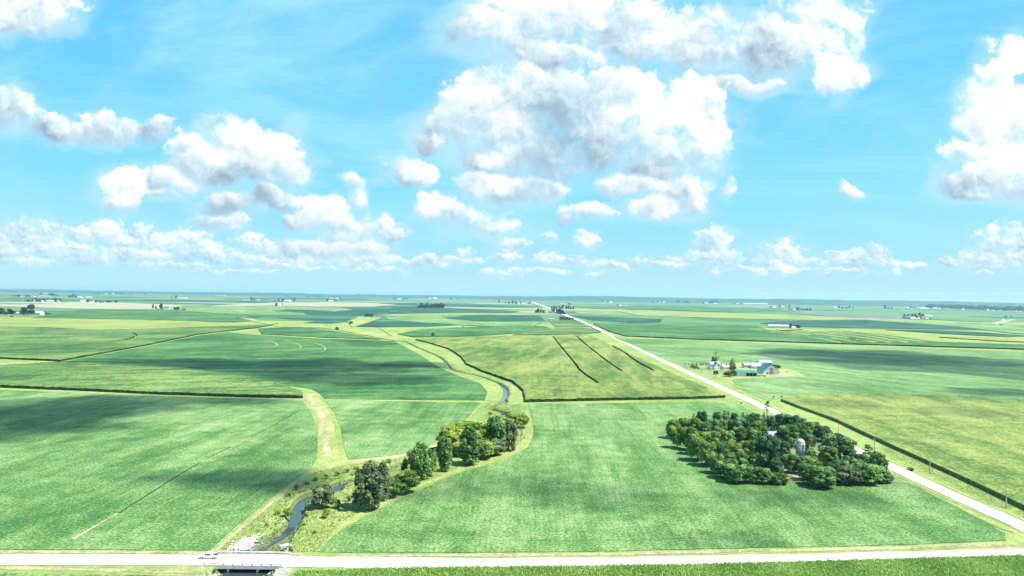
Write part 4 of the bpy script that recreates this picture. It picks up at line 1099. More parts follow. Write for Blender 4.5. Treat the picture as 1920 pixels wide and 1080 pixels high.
# pale sheds behind
for px, py, w, d, h, rise, rz, lb in ((1409, 689, 20, 9, 3.0, 2.6, 4, 'pale grey shed with a dark doorway behind the teal shed'), (1420, 690.5, 15, 7, 2.6, 1.8, -2, 'low pale lean-to shed beside the barn'), (1433, 688, 15, 9, 5.2, 3.0, 2, 'grey roofed machine shed behind the barn')):
    e = tag(empty('shed', G(px, py, 0.09), R(rz)), lb, 'shed')
    gable(e, w, d, h, rise, M['metal'], M['greyroof'])
    panel(e, 'door', M['shade'], 'f', w, d, 0.5, 0.05, 2.4, 1.3)
    panel(e, 'window', M['glass'], 'f', w, d, w * .3, 1.0, 1.9, 0.5, M['white'])
e = tag(empty('fuel_tank', G(1396, 688.5, 0.09), R(20)), 'small white fuel tank left of the pale sheds', 'tank')
m = MB(); m.lathe([(0.1, -2.2), (0.8, -2.0), (1.0, -1.6), (1.0, 1.6), (0.8, 2.0), (0.1, 2.2)], 16)
tk = m.build('tank', M['white'], e, (0, 0, 1.7)); tk.rotation_euler = (0, R(90), 0)
for x in (-1.2, 1.2): MB().box(x - .15, x + .15, -.6, .6, 0, 0.95).build('stand', M['steel'], e)
e = tag(empty('farm_wagon', G(1428, 705.8, 0.13), R(-4)), 'low dark flat wagon parked in front of the barn', 'wagon')
MB().box(-4.2, 4.2, -1.1, 1.1, 0.8, 1.1).build('bed', M['shade'], e)
MB().box(-6.0, -4.204, -.1, .1, 0.85, 1.0).build('drawbar', M['steel'], e)
for x in (-2.8, 2.8):
    for y in (-1.0, 1.0):
        o = MB().lathe([(0.45, -.12), (0.5, 0), (0.45, .12)], 14).build('wheel', M['rubber'], e, (x, y, 0.5)); o.rotation_euler = (R(90), 0, 0)
# house roof in the grove
e = tag(empty('house', G(1455, 834, 0.24), R(8)), 'grey roofed house hidden among the grove trees', 'house')
gable(e, 9.5, 7.0, 4.6, 2.7, M['white'], M['greyroof'])
for u in (-2.5, 2.5): panel(e, 'window', M['glass'], 'f', 9.5, 7.0, u, 1.0, 2.5, 0.6, M['white'])
panel(e, 'door', M['redwood'], 'f', 9.5, 7.0, 0.0, 0.05, 2.2, 0.5)
MB().box(3.0, 3.7, 0.6, 1.3, 6.2, 8.2).build('chimney', M['redroof'], e)
# silo
p = G(1500.5, 862, 0.24)
si = tag(empty('silo', p, R(0)), 'old concrete stave silo with rusty dome in the grove', 'silo')
rr = 2.1
MB().lathe([(rr, 0), (rr, 8.4)], 32).build('staves', M['stave'], si, smooth=True)
m = MB()
for z in np.arange(0.4, 8.4, 0.55): m.lathe([(rr + .004, z - .04), (rr + .05, z - .03), (rr + .05, z + .03), (rr + .004, z + .04)], 32)
m.build('hoops', M['steel'], si)
MB().lathe([(rr + .06, 7.2), (rr + .07, 7.22), (rr + .07, 8.42), (rr + .02, 8.45)], 32).build('collar', M['concrete'], si, smooth=True)
MB().lathe([(rr * math.cos(a), 8.46 + rr * 1.0 * math.sin(a)) for a in np.linspace(0, 1.5, 9)], 32).build('dome', M['redroof'], si, smooth=True)
a = R(-68)
ch = MB().tube((math.cos(a) * (rr + .32), math.sin(a) * (rr + .32), 0), (math.cos(a) * (rr + .32), math.sin(a) * (rr + .32), 8.3), .42, .42, 12).build('chute', M['metal'], si)
# utility post in the grove yard
e = tag(empty('yard_pole', G(1525, 842, 0.24)), 'short pale yard pole right of the silo', 'pole')
MB().tube((0, 0, 0), (0, 0, 4.6), .14, .1, 8).build('post', M['pole'], e)
MB().box(-.25, .25, -.15, .15, 4.61, 4.95).build('lamp_head', M['ceramic'], e)

# long white livestock building
p = G(1458, 616.2, 0.1)
lb = tag(empty('long_barn', G(1462, 614.5), R(-14)), 'very long white livestock building out in the fields', 'barn')
gable(lb, 62, 26, 5.5, 3.0, M['white'], M['metal'], 0.8)
for u in (-22, -8, 8, 22): panel(lb, 'door', M['metal'], 'f', 62, 26, u, 0.1, 3.6, 2.4)
e = tag(empty('house', G(1487.5, 617.3), R(20)), 'small pale house at the right end of the long white building', 'house')
gable(e, 11, 8, 4.6, 3.0, M['white'], M['metal'])
for u in (-3, 0, 3): panel(e, 'window', M['glass'], 'f', 11, 8, u, 1.4, 3.2, 0.8)
for x, a, b, w, s in ((1483, 606, 617, 7, 'left'), (1492, 608, 616, 8, 'middle'), (1497.5, 609, 616.5, 7, 'right')):
    tree('leafy_tree', f'{s} dark tree beside the long white building', 'tree', x, a, b, w, 'broad', 'dark')
field('lawn', 'pale yard in front of the long white building', 'lawn', [(1455, 617.5), (1480, 617.5), (1505, 617), (1508, 619), (1470, 620.5), (1458, 619.5)], 2.2, M['lawn'], step=8, walls=False)
# pinkish shed by the far road
e = tag(empty('shed', G(1034, 601.5), R(6)), 'pinkish lone shed beside the dark square field', 'shed')
gable(e, 16, 11, 5.5, 3.0, M['pink'], M['pink'])
panel(e, 'door', M['white'], 'f', 16, 11, 0, 0.1, 4.0, 2.2)
for x, h, w in ((1052, 8, 7), (1058, 8.5, 8), (1063.5, 7.5, 7), (1069, 6.5, 5), (1074, 5, 5)):
    tree('leafy_tree', 'dark tree in the clump where the far road enters the trees', 'tree', x, 601 - h, 601, w, 'broad', 'dark', 'dark clump beside the far road')

# ------------------------------------------------------------------ distant farms
FARTREE = [None] * 4
def far_tree(px, base, w, h, label, group):
    p = G(px, base); s = ppm(p)
    i = random.randrange(4)
    tr, cm, wid, H = crown_mesh('far', i, 'far')
    o = bpy.data.objects.new('tree', cm); o.location = p
    o.scale = (1.15 * w / s / wid, 1.15 * w / s / wid, 1.4 * h / s / H); o.rotation_euler = (0, 0, random.uniform(0, 6.28))
    COL.objects.link(o)
    return tag(o, label, 'tree', group)

def far_barn(px, base, w, h, label, group, wall='white', roof='metal'):
    p = G(px, base); s = ppm(p)
    W_, H_ = 0.85 * w / s, 0.85 * h / s
    if roof == 'metal' and random.random() < .5: wall = 'metal' if wall == 'white' else wall; roof = 'greyroof'
    e = tag(empty('farm_building', p, R(random.uniform(-25, 25))), label, 'building', group)
    gable(e, W_, min(W_ * 0.55, 26), H_ * 0.6, H_ * 0.45, M[wall], M[roof], 0.3)
    return e

FARMS = [
 ('at the left edge under big trees', [(73,590.5,18,8,'white','white'),(29,590,12,5,'redwood','redroof'),(22,586,8,5,'metal','metal')], [(6,592,16,14),(19,591,14,12),(48,592,16,13),(58,591,16,15),(86,590,7,4),(92,590,5,3),(23,594.5,7,2)]),
 ('on the ridge at far left above the tan field', [(63,565.5,7,3),(78,566,8,3),(94,566,13,4),(109,566,7,3.5)], [(53,566,9,3),(61,566,5,4),(68,566,6,6),(75,566,6,5),(82,565.5,7,5),(89,565,6,4.5),(99,565,7,5),(105,565,6,5),(112,566,6,5.5)]),
 ('near the far left corner of the horizon', [(40,557,5,2),(62,557,12,2.5),(72,557.5,3,2)], [(27,556,5,2.5),(34,556.5,6,4),(50,556.5,6,3.5),(56,556.5,4,2.5)]),
 ('with a long pale barn at far left', [(84,556,22,2),(85,551,7,2)], [(76,553,8,2.5),(98,555,9,4),(106,555,7,3.5),(92,553,8,2)]),
 ('with two tent-like white barns at far left', [(150,559,11,3.5),(167,559,11,3.5)], [(130,558,5,4.5),(137,558,6,5),(142,558,5,4)]),
 ('in the hedgerow high at far left', [(198,552,4,2),(212,552,5,2)], [(176,552,7,2),(184,552,8,2),(195,552,5,2.5),(205,552,5,2.5),(217,552,6,2.5),(227,551.5,8,3)]),
 ('with a pale tower beside the long dark band', [(154,567,5,4.5),(159,567,2,5),(171,568,8,6,'white','darkroof')], [(165,567,7,4.5),(180,567.5,5,3),(187,567.5,5,2.5),(193,568,4,2.5),(201,567.5,6,3),(207,567.5,5,3),(218,568,6,4)]),
 ('of pinkish sheds below the left horizon', [(250,553,13,2,'pink','pink'),(263,553,9,2,'pink','metal'),(281,553,13,2,'pink','metal')], [(272,553,3,3.5),(311,551.5,3,2.5),(319,552,3,2.5)]),
 ('with a mauve house and slim trees', [(313,580.5,10,6,'white','darkroof'),(321,581,6,3.5)], [(286,579.5,4,7.5),(293,580,4,5.5),(303,580.5,8,9),(327,581,5,4),(332,581.5,7,5.5),(345,581.5,6,3)]),
 ('of pale low sheds above the long dark band', [(341,559.5,14,1.8),(350,559.5,6,2)], [(330,559.5,6,4),(322,559.5,3,3),(353,559.5,3,3)]),
 ('with a long white row below the horizon left of centre', [(413,555.5,25,2.8)], [(403,553.5,7,3),(411,553,8,3),(420,552.5,8,3),(430,553,8,3)]),
 ('of one white shed and hedges left of centre', [(456,553,7,2.2)], [(446,552.5,8,2.5),(464,552.5,5,3),(468,552.5,5,3)]),
 ('of scattered white sheds in the pale field', [(457,563.5,6,2.8),(466,563.5,4,2),(483,563.5,8,2.5)], [(467,563.5,3,3),(472,562.5,4,4),(477,562.5,5,4)]),
 ('with grey roofs above the tan band', [(538,566,13,3),(545,566,5,3)], [(515,565.5,4,2),(523,565.5,4,5.5),(531,565.5,6,4),(547,565,4,4),(552,565,5,5)]),
 ('with a round dark tree on the tan band', [(525,574.5,4,3.5),(531,574,4,4)], [(518,574.5,6.5,5.5),(530,572.5,3,3)]),
 ('of pale sheds left of the distant centre', [(622,561,8,3),(632,561,7,2.2),(620,565.5,9,2.2)], [(614,565.5,4.5,5.5),(626,560,3,3),(629,564.5,5,2.2),(636,561,4,2.5)]),
 ('of one white barn in dark hedges', [(748,562,6,2.5)], [(741,561.5,6,2.2),(757,561.5,5,2.2),(762,561.5,5,2.2)]),
 ('of two white sheds on the centre plain', [(805,560,7,2.2),(816,560,8,2.2)], [(802,560,3.5,4.5),(818,559.5,5,2.5)]),
 ('of a pale shed among bushes right of the little wood', [(852,562.5,8,2)], [(845,562.5,6,2.5),(858,562.5,5,2.5)]),
 ('behind the hedgerow left of the far road', [(973,570,4,3.5),(981,570.5,6,2.2)], [(936,568.5,3.5,4.5),(948,569.5,5,3),(955,569.5,6,3),(962,570,5,5),(968,570,5,4.5),(976,570,4,4.5),(992,570.5,5,4)]),
 ('with a long pale roof where the road vanishes', [(993,562.5,11,2.2),(945,561,9,1.8)], [(1001,561.5,5,2),(985,562,4,2)]),
 ('straddling the far road', [(1031,586.5,7,5.5,'pink','greyroof'),(1025,587,6,3.5,'metal','metal'),(1059,581.5,4,2.5)], [(1005,587,5,5),(1008,587,6,7.5),(1014,587,5,6),(1019,587,4.5,4.5),(1034,585,5,7),(1038,585,6,8.5),(1043,584,5,6.5),(1049,581.5,5,6),(1055,580.5,6,7.5),(1062,580.5,4.5,5.5),(1066,580.5,4,8),(1071,580.5,5,4.5),(1075,580.5,4,5)]),
 ('with one pale shed right of the far road', [(1055,571.5,9,1.8)], [(1066,571.5,4,2.5),(1070,571.5,4,2.5)]),
 ('of white sheds under the low hills right of the road', [(1096,563.5,12,2.8),(1134,567,6,2.2),(1145,567.5,7,2)], [(1088,563.5,3.5,4.5),(1108,563.5,4,3),(1124,565,7,2.5),(1131,566,8,3),(1140,566.5,4,3)]),
 ('of a tiny white house in the green plain', [(1163,574,7,2.5),(1174,574.5,6,1.8)], [(1158,574,3.5,3.5)]),
 ('of pale sheds near the hills', [(1185,560.5,7,1.8),(1207,561.5,6,2.5)], [(1172,560,5,2),(1182,562.5,8,2),(1192,563,10,2.2),(1212,562,5,3)]),
 ('of small white sheds in a line of hedges', [(1237,567.5,4,2.2),(1245,567.5,4,2.2),(1252,567,4,2)], [(1224,567.5,8,2.2),(1234,567,4,3),(1241,567,4,3),(1248,566.5,4,3),(1271,567.5,8,4),(1284,568,5,3.5),(1289,568.5,6,3.5)]),
 ('with a crown of trees right of centre', [(1324,569.5,6,2.8),(1342,570.5,7,3),(1350,570.5,4,2.2)], [(1319,570,4,2.5),(1331,569.5,6,5),(1337,569,7,6),(1343,569.5,6,5.5),(1348,569.5,4,3.5)]),
 ('of very long white sheds right of centre', [(1403,571,20,3),(1425,571.5,32,3.5),(1383,570.5,7,2.5),(1397,576,8,1.8,'pink','pink'),(1408,575.5,8,1.8,'pink','pink'),(1451,570.5,5,2.8)], [(1444,571,3,2.5),(1460,571,5,2.5),(1417,566.5,8,2.5),(1372,568,4,2)]),
 ('of a white house between round trees', [(1468,577,8,3.5),(1452,577,5,2)], [(1445,577,5,2),(1461.5,577.5,4,4.5),(1471.5,577,4,3.5)]),
 ('with a bright red barn', [(1472,581.5,8,2,'white','pink'),(1482,581,5,4.5,'redwood','redwood'),(1489,581.5,5,2.5),(1487,577.5,6,2.2)], [(1480,577.5,4,4.5),(1494,582,5,5),(1498,582,5,5),(1504,582.5,5,4),(1509,582.5,5,4),(1514,582.5,5,4.5),(1519,582.5,4,4)]),
 ('behind a thick row of trees at far right', [(1572,571.5,7,2.5),(1517,569.5,6,2)], [(1513,569.5,5,2.5),(1524,569.5,5,2.5),(1538,572,6,4.5),(1544,572,6,4.5),(1550,572,6,4.5),(1557,572,6,4.5)]),
 ('of a white shed and hedge right of the red barn', [(1567,577.5,7,2.2)], [(1573,578,5,5),(1580,578.5,7,2.5),(1587,578.5,6,2.5),(1593,578,5,3.5),(1599,578.5,5,2.2)]),
 ('of a single tree clump on the right plain', [(1690,581,6,1.5)], [(1660,579,6,6),(1666,579.5,5,2.5),(1672,579,4,2.5)]),
 ('of white barns left of the right hand town', [(1702,579,4,3.2),(1731,579.5,17,2.5),(1753,579.5,8,3),(1761,579.5,5,2.5),(1773,580,5,2)], [(1708,578,6,2.5),(1715,578,6,2.5),(1745,578.5,6,4),(1750,578.5,5,3.5),(1767,579,6,3.5)]),
 ('with low white barns inside a dark windbreak at right', [(1683,597,12,1.8),(1713,600.5,9,6,'white','metal'),(1722,600.5,6,5,'pink','metal'),(1738,600.5,8,5.5),(1742,593.5,13,2)], [(1696,593.5,7,3),(1703,593,6,4),(1711,593.5,6,3.5),(1717,593,6,4),(1724,593,5,7),(1730,593.5,6,3.5),(1694,597,9,2),(1703,598,9,2.5),(1719,597,6,5),(1726,598.5,5,4),(1734,600,5,4),(1744,600,4,3.5)]),
 ('of bushes near the right edge', [(1881,600,3,1.5)], [(1886,594.5,4,2.5),(1896,594.5,3,1.5),(1877,610,6,2)]),
]
for lab, bs, ts in FARMS:
    for j, b_ in enumerate(bs):
        col = {'redwood': 'red', 'pink': 'pinkish'}.get(b_[4] if len(b_) > 4 else 'white', 'white')
        rf = {'darkroof': 'dark roofed ', 'greyroof': 'grey roofed ', 'redroof': 'rusty roofed '}.get(b_[5] if len(b_) > 5 else '', '')
        far_barn(*b_[:4], f'{rf}{col} building on the farm {lab}', 'buildings of the farm ' + lab, *(b_[4:6] if len(b_) > 4 else ()))
    for t_ in ts:
        far_tree(t_[0], t_[1], t_[2], t_[3], f'dark tree on the farm {lab}', 'trees of the farm ' + lab)
# the little dark wood out on the plain
for k in range(20):
    x = 786 + k * 2.4
    far_tree(x + random.uniform(-1, 1), 578.5 + random.uniform(-2, 1), 6.5, random.uniform(5.5, 7.5), 'dark tree of the small isolated wood on the centre plain', 'trees of the small isolated wood')

def tree_belt(name, label, x0, x1, y0, y1, n, h, seed):
    """a far wood that reads as one mass"""
    rg = np.random.default_rng(seed)
    cs, rs = [], []
    for i in range(n):
        f = rg.random(); p = G(x0 + (x1 - x0) * f, y0 + (y1 - y0) * f + rg.normal() * 0.6); s = ppm(p)
        q = h / s * rg.uniform(.5, 1.0)
        cs.append((p.x, p.y, q * .45)); rs.append((q * rg.uniform(.7, 1.6), q * .9, q * .6))
    Vs, T = [], []
    for c, r in zip(cs, rs):
        k = 26; d = rg.normal(size=(k, 3)); d /= np.linalg.norm(d, axis=1)[:, None]; d[:, 2] = abs(d[:, 2]) * 1.2 - .2
        pos = np.array(c) + d * np.array(r); nrm = d + rg.normal(size=(k, 3)) * .4; nrm /= np.linalg.norm(nrm, axis=1)[:, None]
        a = np.cross(nrm, rg.normal(size=(k, 3))); a /= np.linalg.norm(a, axis=1)[:, None]; b = np.cross(nrm, a); sz = r[2] * .55
        Vs.append(np.stack([pos - a * sz, pos - b * sz, pos + a * sz, pos + b * sz], 1)); T.append(np.clip(rg.normal(.5, .2, k), 0, 1))
    o = link(name, quads_mesh(name, np.concatenate(Vs), np.concatenate(T)), [LEAF['far']])
    return tag(o, label, 'wood', kind='stuff')
for q in [('wood', 'long blue wood of the far town at the right edge', 1742, 1935, 577, 583.5, 230, 6.5, 1), ('wood', 'upper hazy wood line at the right edge', 1755, 1935, 573, 577, 120, 4, 2),
          ('wood', 'hazy wood on the horizon left of centre', 475, 500, 552.5, 553, 24, 3.5, 3), ('wood', 'long hazy wood on the horizon left of centre', 530, 572, 552, 552.5, 40, 3, 4), ('wood', 'thin hazy wood below the horizon left of centre', 575, 612, 556, 556.5, 22, 3, 5),
          ('wood', 'left hazy wood on the centre horizon', 672, 700, 555, 555, 26, 3.5, 6), ('wood', 'right hazy wood on the centre horizon', 704, 740, 554.5, 555, 30, 2.5, 7), ('wood', 'faint tree line at the far left horizon', 0, 110, 547, 549, 60, 2.5, 8),
          ('wood', 'faint tree line on the horizon left of centre', 160, 330, 549, 551, 70, 2, 9), ('wood', 'faint tree line on the right horizon', 1360, 1500, 563, 565, 70, 3, 10), ('wood', 'faint tree line below the right hills', 1520, 1700, 569, 571.5, 70, 2.5, 11), ('wood', 'faint tree line behind the centre farms', 780, 960, 557.5, 560, 60, 2, 12)]:
    tree_belt(*q)
for x, y in ((1806, 581), (1818, 579), (1838, 580), (1852, 582), (1862, 583), (1880, 582), (1905, 584), (1912, 585), (1795, 577), (1782, 574), (1850, 576), (1888, 575), (1735, 572), (1770, 573)):
    far_barn(x, y, random.uniform(3.5, 6), random.uniform(1.8, 2.6), 'tiny white house of the far town at the right edge', 'houses of the far town')

def hills(label, pts, d, depth, mat):
    """long low ridge: crest heights in photo pixels above the plain's horizon at distance d"""
    V, F = [], []
    K = 6
    for (px, up) in pts:
        dr = ray(px, 540); k = d / dr.y
        x = dr.x * k; hh = max(0.3, CAMZ + up / FPX * d)
        for j in range(K + 1):
            f = j / K; z = hh * math.sin(math.pi * min(1, f * 1.0)) ** 1.2 if 0 < j < K else -0.5
            V.append((x * (1 + (f - .5) * depth / d), d + (f - .5) * depth, z))
    n = K + 1
    for i in range(len(pts) - 1):
        for j in range(K): F.append((i * n + j, (i + 1) * n + j, (i + 1) * n + j + 1, i * n + j + 1))
    me = bpy.data.meshes.new('hills'); me.from_pydata(V, [], F); me.update()
    me.polygons.foreach_set('use_smooth', [True] * len(F))
    return tag(link('hills', me, [mat]), label, 'hills', kind='structure')
def wob(x0, x1, n, f):
    random.seed(int(x0)); out = []
    for i in range(n):
        s = i / (n - 1); x = x0 + (x1 - x0) * s
        out.append((x, f(x) + random.uniform(-.35, .35)))
    return out
hills('low blue ridge on the right half of the horizon', wob(930, 1560, 46, lambda x: 3.2 * math.exp(-((x - 1150) / 130) ** 2) + 1.6 * math.exp(-((x - 1400) / 120) ** 2) - .3), 15000, 3000, M['soy_dark'])
hills('rounded blue hills toward the right edge of the horizon', wob(1380, 1960, 46, lambda x: 1.6 + 1.4 * math.exp(-((x - 1680) / 50) ** 2) + 1.2 * math.exp(-((x - 1500) / 70) ** 2) + math.exp(-((x - 1790) / 60) ** 2) - .2), 13000, 2600, M['soy_dark'])
hills('faint flat rise on the left half of the horizon', wob(-60, 960, 60, lambda x: -.6 + .5 * math.sin(x / 60)), 17000, 2500, M['soy_dark'])

# ------------------------------------------------------------------ bridge
def bridge():
    a = G(388, 1050.4); b = G(543, 1052.4); c = (a + b) / 2; ang = math.atan2(b.y - a.y, b.x - a.x)
    L = (b - a).length
    br = tag(empty('bridge', (c.x, c.y, 0), ang), 'pale concrete beam bridge carrying the near road over the creek', 'bridge')
    x = L / 2 - 1.0
    MB().box(-x, x, -4.4, 4.4, -0.75, 0.12).build('deck', M['concrete'], br)
    for s in (-1, 1):
        y0, y1 = sorted((s * 4.404, s * 4.75))
        rl = MB(); rl.box(-x, x, y0, y1, -0.62, 0.42); rl.box(-x, x, y0, y1, 0.74, 1.02)
        rl.build('railing', M['concrete'], br)
        for k in range(9):
            xx = -x + (2 * x - .35) * k / 8
            MB().box(xx, xx + .35, y0 + .02, y1 - .02, 0.424, 0.736).build('railing_post', M['concrete'], br)
        for e in (-1, 1):
            w0, w1 = sorted((e * (x + .01), e * (x + 3.2)))
            MB().box(w0, w1, y0 + (-.3 if s < 0 else .0), y1 + (0 if s < 0 else .3), -1.6, 0.5).build('wing_wall', M['concrete'], br)
    for xx in (-4.3, 4.3):
        m = MB()
        m.box(xx - .35, xx + .35, -4.3, 4.3, -1.15, -0.754)
        for y in (-4.0, 0, 4.0): m.box(xx - .3, xx + .3, y - .3, y + .3, -2.6, -1.154)
        m.build('pier', M['concrete'], br)
    for e in (-1, 1):
        w0, w1 = sorted((e * (x - .6), e * (x - .01)))
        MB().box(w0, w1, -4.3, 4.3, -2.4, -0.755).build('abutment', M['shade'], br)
    return ang
BANG = bridge()
for px, py, h, lbl in ((409, 1047.5, 1.2, 'short dark marker post at the left end of the far bridge rail'), (550, 1044, 1.3, 'orange marker post at the right end of the far bridge rail')):
    e = tag(empty('marker_post', G(px, py, 0.16)), lbl, 'post')
    MB().box(-.06, .06, -.05, .05, 0, h).build('post', M['steel'], e)
    MB().box(-.16, .16, -.07, -.054, h * .55, h).build('reflector', M['shade'] if px < 500 else M['redroof'], e)

# riprap and boulders at the bridge
def rocks(name, label, spots, seed):
    rg = random.Random(seed); m = MB()
    for (px, py, rx, ry, n) in spots:
        c = G(px, py, 0)
        for _ in range(n):
            q = rg.uniform(.16, .5); x = c.x + rg.gauss(0, rx); y = c.y + rg.gauss(0, ry); z = rg.uniform(0.0, .25)
            vs = []
            for (i, j, k) in ((1,0,0),(-1,0,0),(0,1,0),(0,-1,0),(0,0,1),(0,0,-1),(.7,.7,.3),(-.7,.6,.4),(.6,-.7,.4),(-.6,-.7,.2)):
                s = q * rg.uniform(.75, 1.25); vs.append((x + i * s, y + j * s, z + k * s * .8))
            m.add(vs, [(0, 6, 4), (6, 2, 4), (2, 7, 4), (7, 1, 4), (1, 9, 4), (9, 3, 4), (3, 8, 4), (8, 0, 4), (0, 5, 6), (6, 5, 2), (2, 5, 7), (7, 5, 1), (1, 5, 9), (9, 5, 3), (3, 5, 8), (8, 5, 0)])
    return tag(m.build(name, M['rock']), label, 'rocks', kind='stuff')
rocks('riprap', 'white riprap stones on the left creek bank above the bridge', [(465, 1014, 1.5, 2.0, 150), (452, 1026, 2.0, 1.6, 170), (462, 1021, 1.8, 1.8, 120)], 3)
rocks('riprap', 'pale riprap stones on the right creek bank above the bridge', [(536, 1023, .8, 1.0, 45), (541, 1030, .6, .8, 15)], 4)
rocks('riprap', 'pale stones below the bridge on the near bank', [(530, 1072, 1.3, 1.2, 80), (520, 1078, 1.2, 1.2, 50), (400, 1079, .8, .8, 30)], 5)
tree('shrub', 'bright green shrub at the right corner of the bridge above the rail', 'shrub', 545, 1020, 1040, 12, 'bush', 'bright')
tree('shrub', 'bright green weeds below the left end of the bridge', 'shrub', 402, 1064, 1077, 12, 'bush', 'bright')
tree('shrub', 'bright green weeds below the right end of the bridge', 'shrub', 508, 1071, 1082, 14, 'bush', 'bright')

# ------------------------------------------------------------------ vehicles
def wheel(root, x, y, r, w=.24):
    t = MB().lathe([(r * .62, -w/2), (r * .95, -w/2), (r, -w/4), (r, w/4), (r * .95, w/2), (r * .62, w/2)], 18)
    o = t.build('wheel', M['rubber'], root, (x, y, r)); o.rotation_euler = (R(90), 0, 0)
    q = MB().lathe([(r * .6, -w/2 - .01), (r * .6, w/2 + .01)], 14).build('rim', M['rim'], o)
    return o
def pickup(p, rz):
    e = tag(empty('pickup_truck', p, rz), 'white crew cab pickup heading left onto the bridge', 'pickup truck')
    body = [(-2.85, .55), (-2.9, .95), (-2.75, 1.12), (-1.55, 1.22), (-.75, 1.86), (.75, 1.9), (1.05, 1.3), (2.85, 1.26), (2.9, .6), (2.4, .5), (2.15, .86), (1.35, .86), (1.1, .48), (-1.3, .48), (-1.5, .86), (-2.3, .86), (-2.5, .5)]
    # nose points to -x
    MB().prism(body, -.94, .94).build('body', M['carwhite'], e)
    for s in (-1, 1):
        y0, y1 = (-.965, -.945) if s < 0 else (.945, .965)
        for prof in ([(-1.35, 1.26), (-.72, 1.76), (-.42, 1.78), (-.42, 1.26)], [(-.3, 1.26), (-.3, 1.78), (.55, 1.8), (.8, 1.28)]):
            MB().prism(prof, y0, y1).build('side_window', M['glass'], e)
        MB().box(-.38, -.2, y0 - .004 * (s < 0), y1 + .004 * (s > 0), 1.08, 1.12).build('door_handle', M['steel'], e)
        MB().box(-1.25, -1.05, min(s * .95, s * 1.15), max(s * .95, s * 1.15), 1.2, 1.38).build('mirror', M['carwhite'], e)
        MB().box(-2.93, -2.86, min(s * .6, s * .9), max(s * .6, s * .9), .85, 1.02).build('headlight', M['lampwhite'], e)
        MB().box(2.86, 2.92, min(s * .75, s * .92), max(s * .75, s * .92), .8, 1.15).build('tail_light', M['lampred'], e)
        for x in (-1.9, 1.75): wheel(e, x, s * .82, .4)
    MB().add([(-1.52, -.8, 1.27), (-1.52, .8, 1.27), (-.82, .74, 1.83), (-.82, -.74, 1.83)], [(0, 3, 2, 1)]).build('windscreen', M['glass'], e, (-.02, 0, .012))
    MB().box(1.15, 2.78, -.78, .78, 1.27, 1.305).build('bed_cover', M['shade'], e)
    MB().box(-2.98, -2.86, -.9, .9, .5, .68).build('bumper', M['steel'], e)
    return e
pickup(G(392, 1047.2, 0.16), BANG)
def car(p, rz, label):
    e = tag(empty('parked_car', p, rz), label, 'car')
    body = [(-2.2, .45), (-2.25, .75), (-1.2, .95), (-.5, 1.42), (.9, 1.45), (1.6, 1.0), (2.2, .92), (2.2, .5), (1.8, .42), (-1.8, .42)]
    MB().prism(body, -.86, .86).build('body', M['carblue'], e)
    for s in (-1, 1):
        y0, y1 = (-.88, -.864) if s < 0 else (.864, .88)
        MB().prism([(-1.0, .98), (-.42, 1.34), (.85, 1.37), (1.35, 1.0)], y0, y1).build('side_window', M['glass'], e)
        for x in (-1.4, 1.35): wheel(e, x, s * .76, .33, .2)
        MB().box(-2.27, -2.2, min(s * .5, s * .8), max(s * .5, s * .8), .6, .74).build('headlight', M['lampwhite'], e)
    MB().add([(-1.17, -.72, .99), (-1.17, .72, .99), (-.55, .68, 1.4), (-.55, -.68, 1.4)], [(0, 3, 2, 1)]).build('windscreen', M['glass'], e, (-.02, 0, .014))
    return e
car(G(1540, 838, 0.24), R(25), 'dark blue car parked in the grove yard right of the silo')

# ------------------------------------------------------------------ utility poles
def pole(px, top, base, label, arm=True):
    p = G(px, base); h = (base - top) / ppm(p) * 1.02
    e = tag(empty('utility_pole', p, R(2)), label, 'utility pole', 'utility poles along the side road')
    MB().tube((0, 0, 0), (0, 0, h), .24, .16, 8).build('post', M['pole'], e)
    if arm:
        m = MB().box(-.6, .6, .12, .24, h - .5, h - .36).build('crossarm', M['pole'], e)
        for x in (-.5, .5): MB().lathe([(.05, h - .355), (.09, h - .28), (.05, h - .15)], 8, x, .18).build('insulator', M['ceramic'], e)
pole(1640, 822, 845, 'utility pole nearest the right end of the grove')
pole(1743.5, 862, 888, 'utility pole midway along the right roadside')
pole(1887, 919, 952, 'utility pole closest to the right edge of the photo')
pole(1572, 796, 813, 'utility pole behind the largest grove tree')
pole(1121, 607, 616, 'far utility pole where the corn edge meets the road', False)
pole(1098, 595, 603, 'farther utility pole beyond the dark wedge', False)

# ------------------------------------------------------------------ grass, weeds, corn leaves
def blades(name, label, cat, mat, P, hmin, hmax, wid, per, seed, lean=.45):
    rg = np.random.default_rng(seed)
    P = np.repeat(P, per, 0); n = len(P)
    P = P + np.concatenate([rg.normal(0, wid * 1.2, (n, 2)), np.zeros((n, 1))], 1)
    a = rg.uniform(0, 6.283, n); d = np.stack([np.cos(a), np.sin(a), np.zeros(n)], 1)
    t = rg.uniform(0, 6.283, n); l = np.stack([np.cos(t), np.sin(t), np.zeros(n)], 1) * (lean * rg.random(n))[:, None]
    h = (hmin + (hmax - hmin) * rg.random(n))[:, None]; w = wid * (.5 + rg.random(n))[:, None]
    up = np.array([0, 0, 1.0]) + l
    q = np.stack([P - d * w, P + d * w, P + up * h + d * w * .35, P + up * h - d * w * .35], 1)
    ph = np.sin(P[:, 0] * .21) * np.cos(P[:, 1] * .17) * .18
    o = link(name, quads_mesh(name, q, np.clip(rg.normal(.5, .22, n) + ph, 0, 1)), [mat])
    return tag(o, label, cat, kind='stuff')

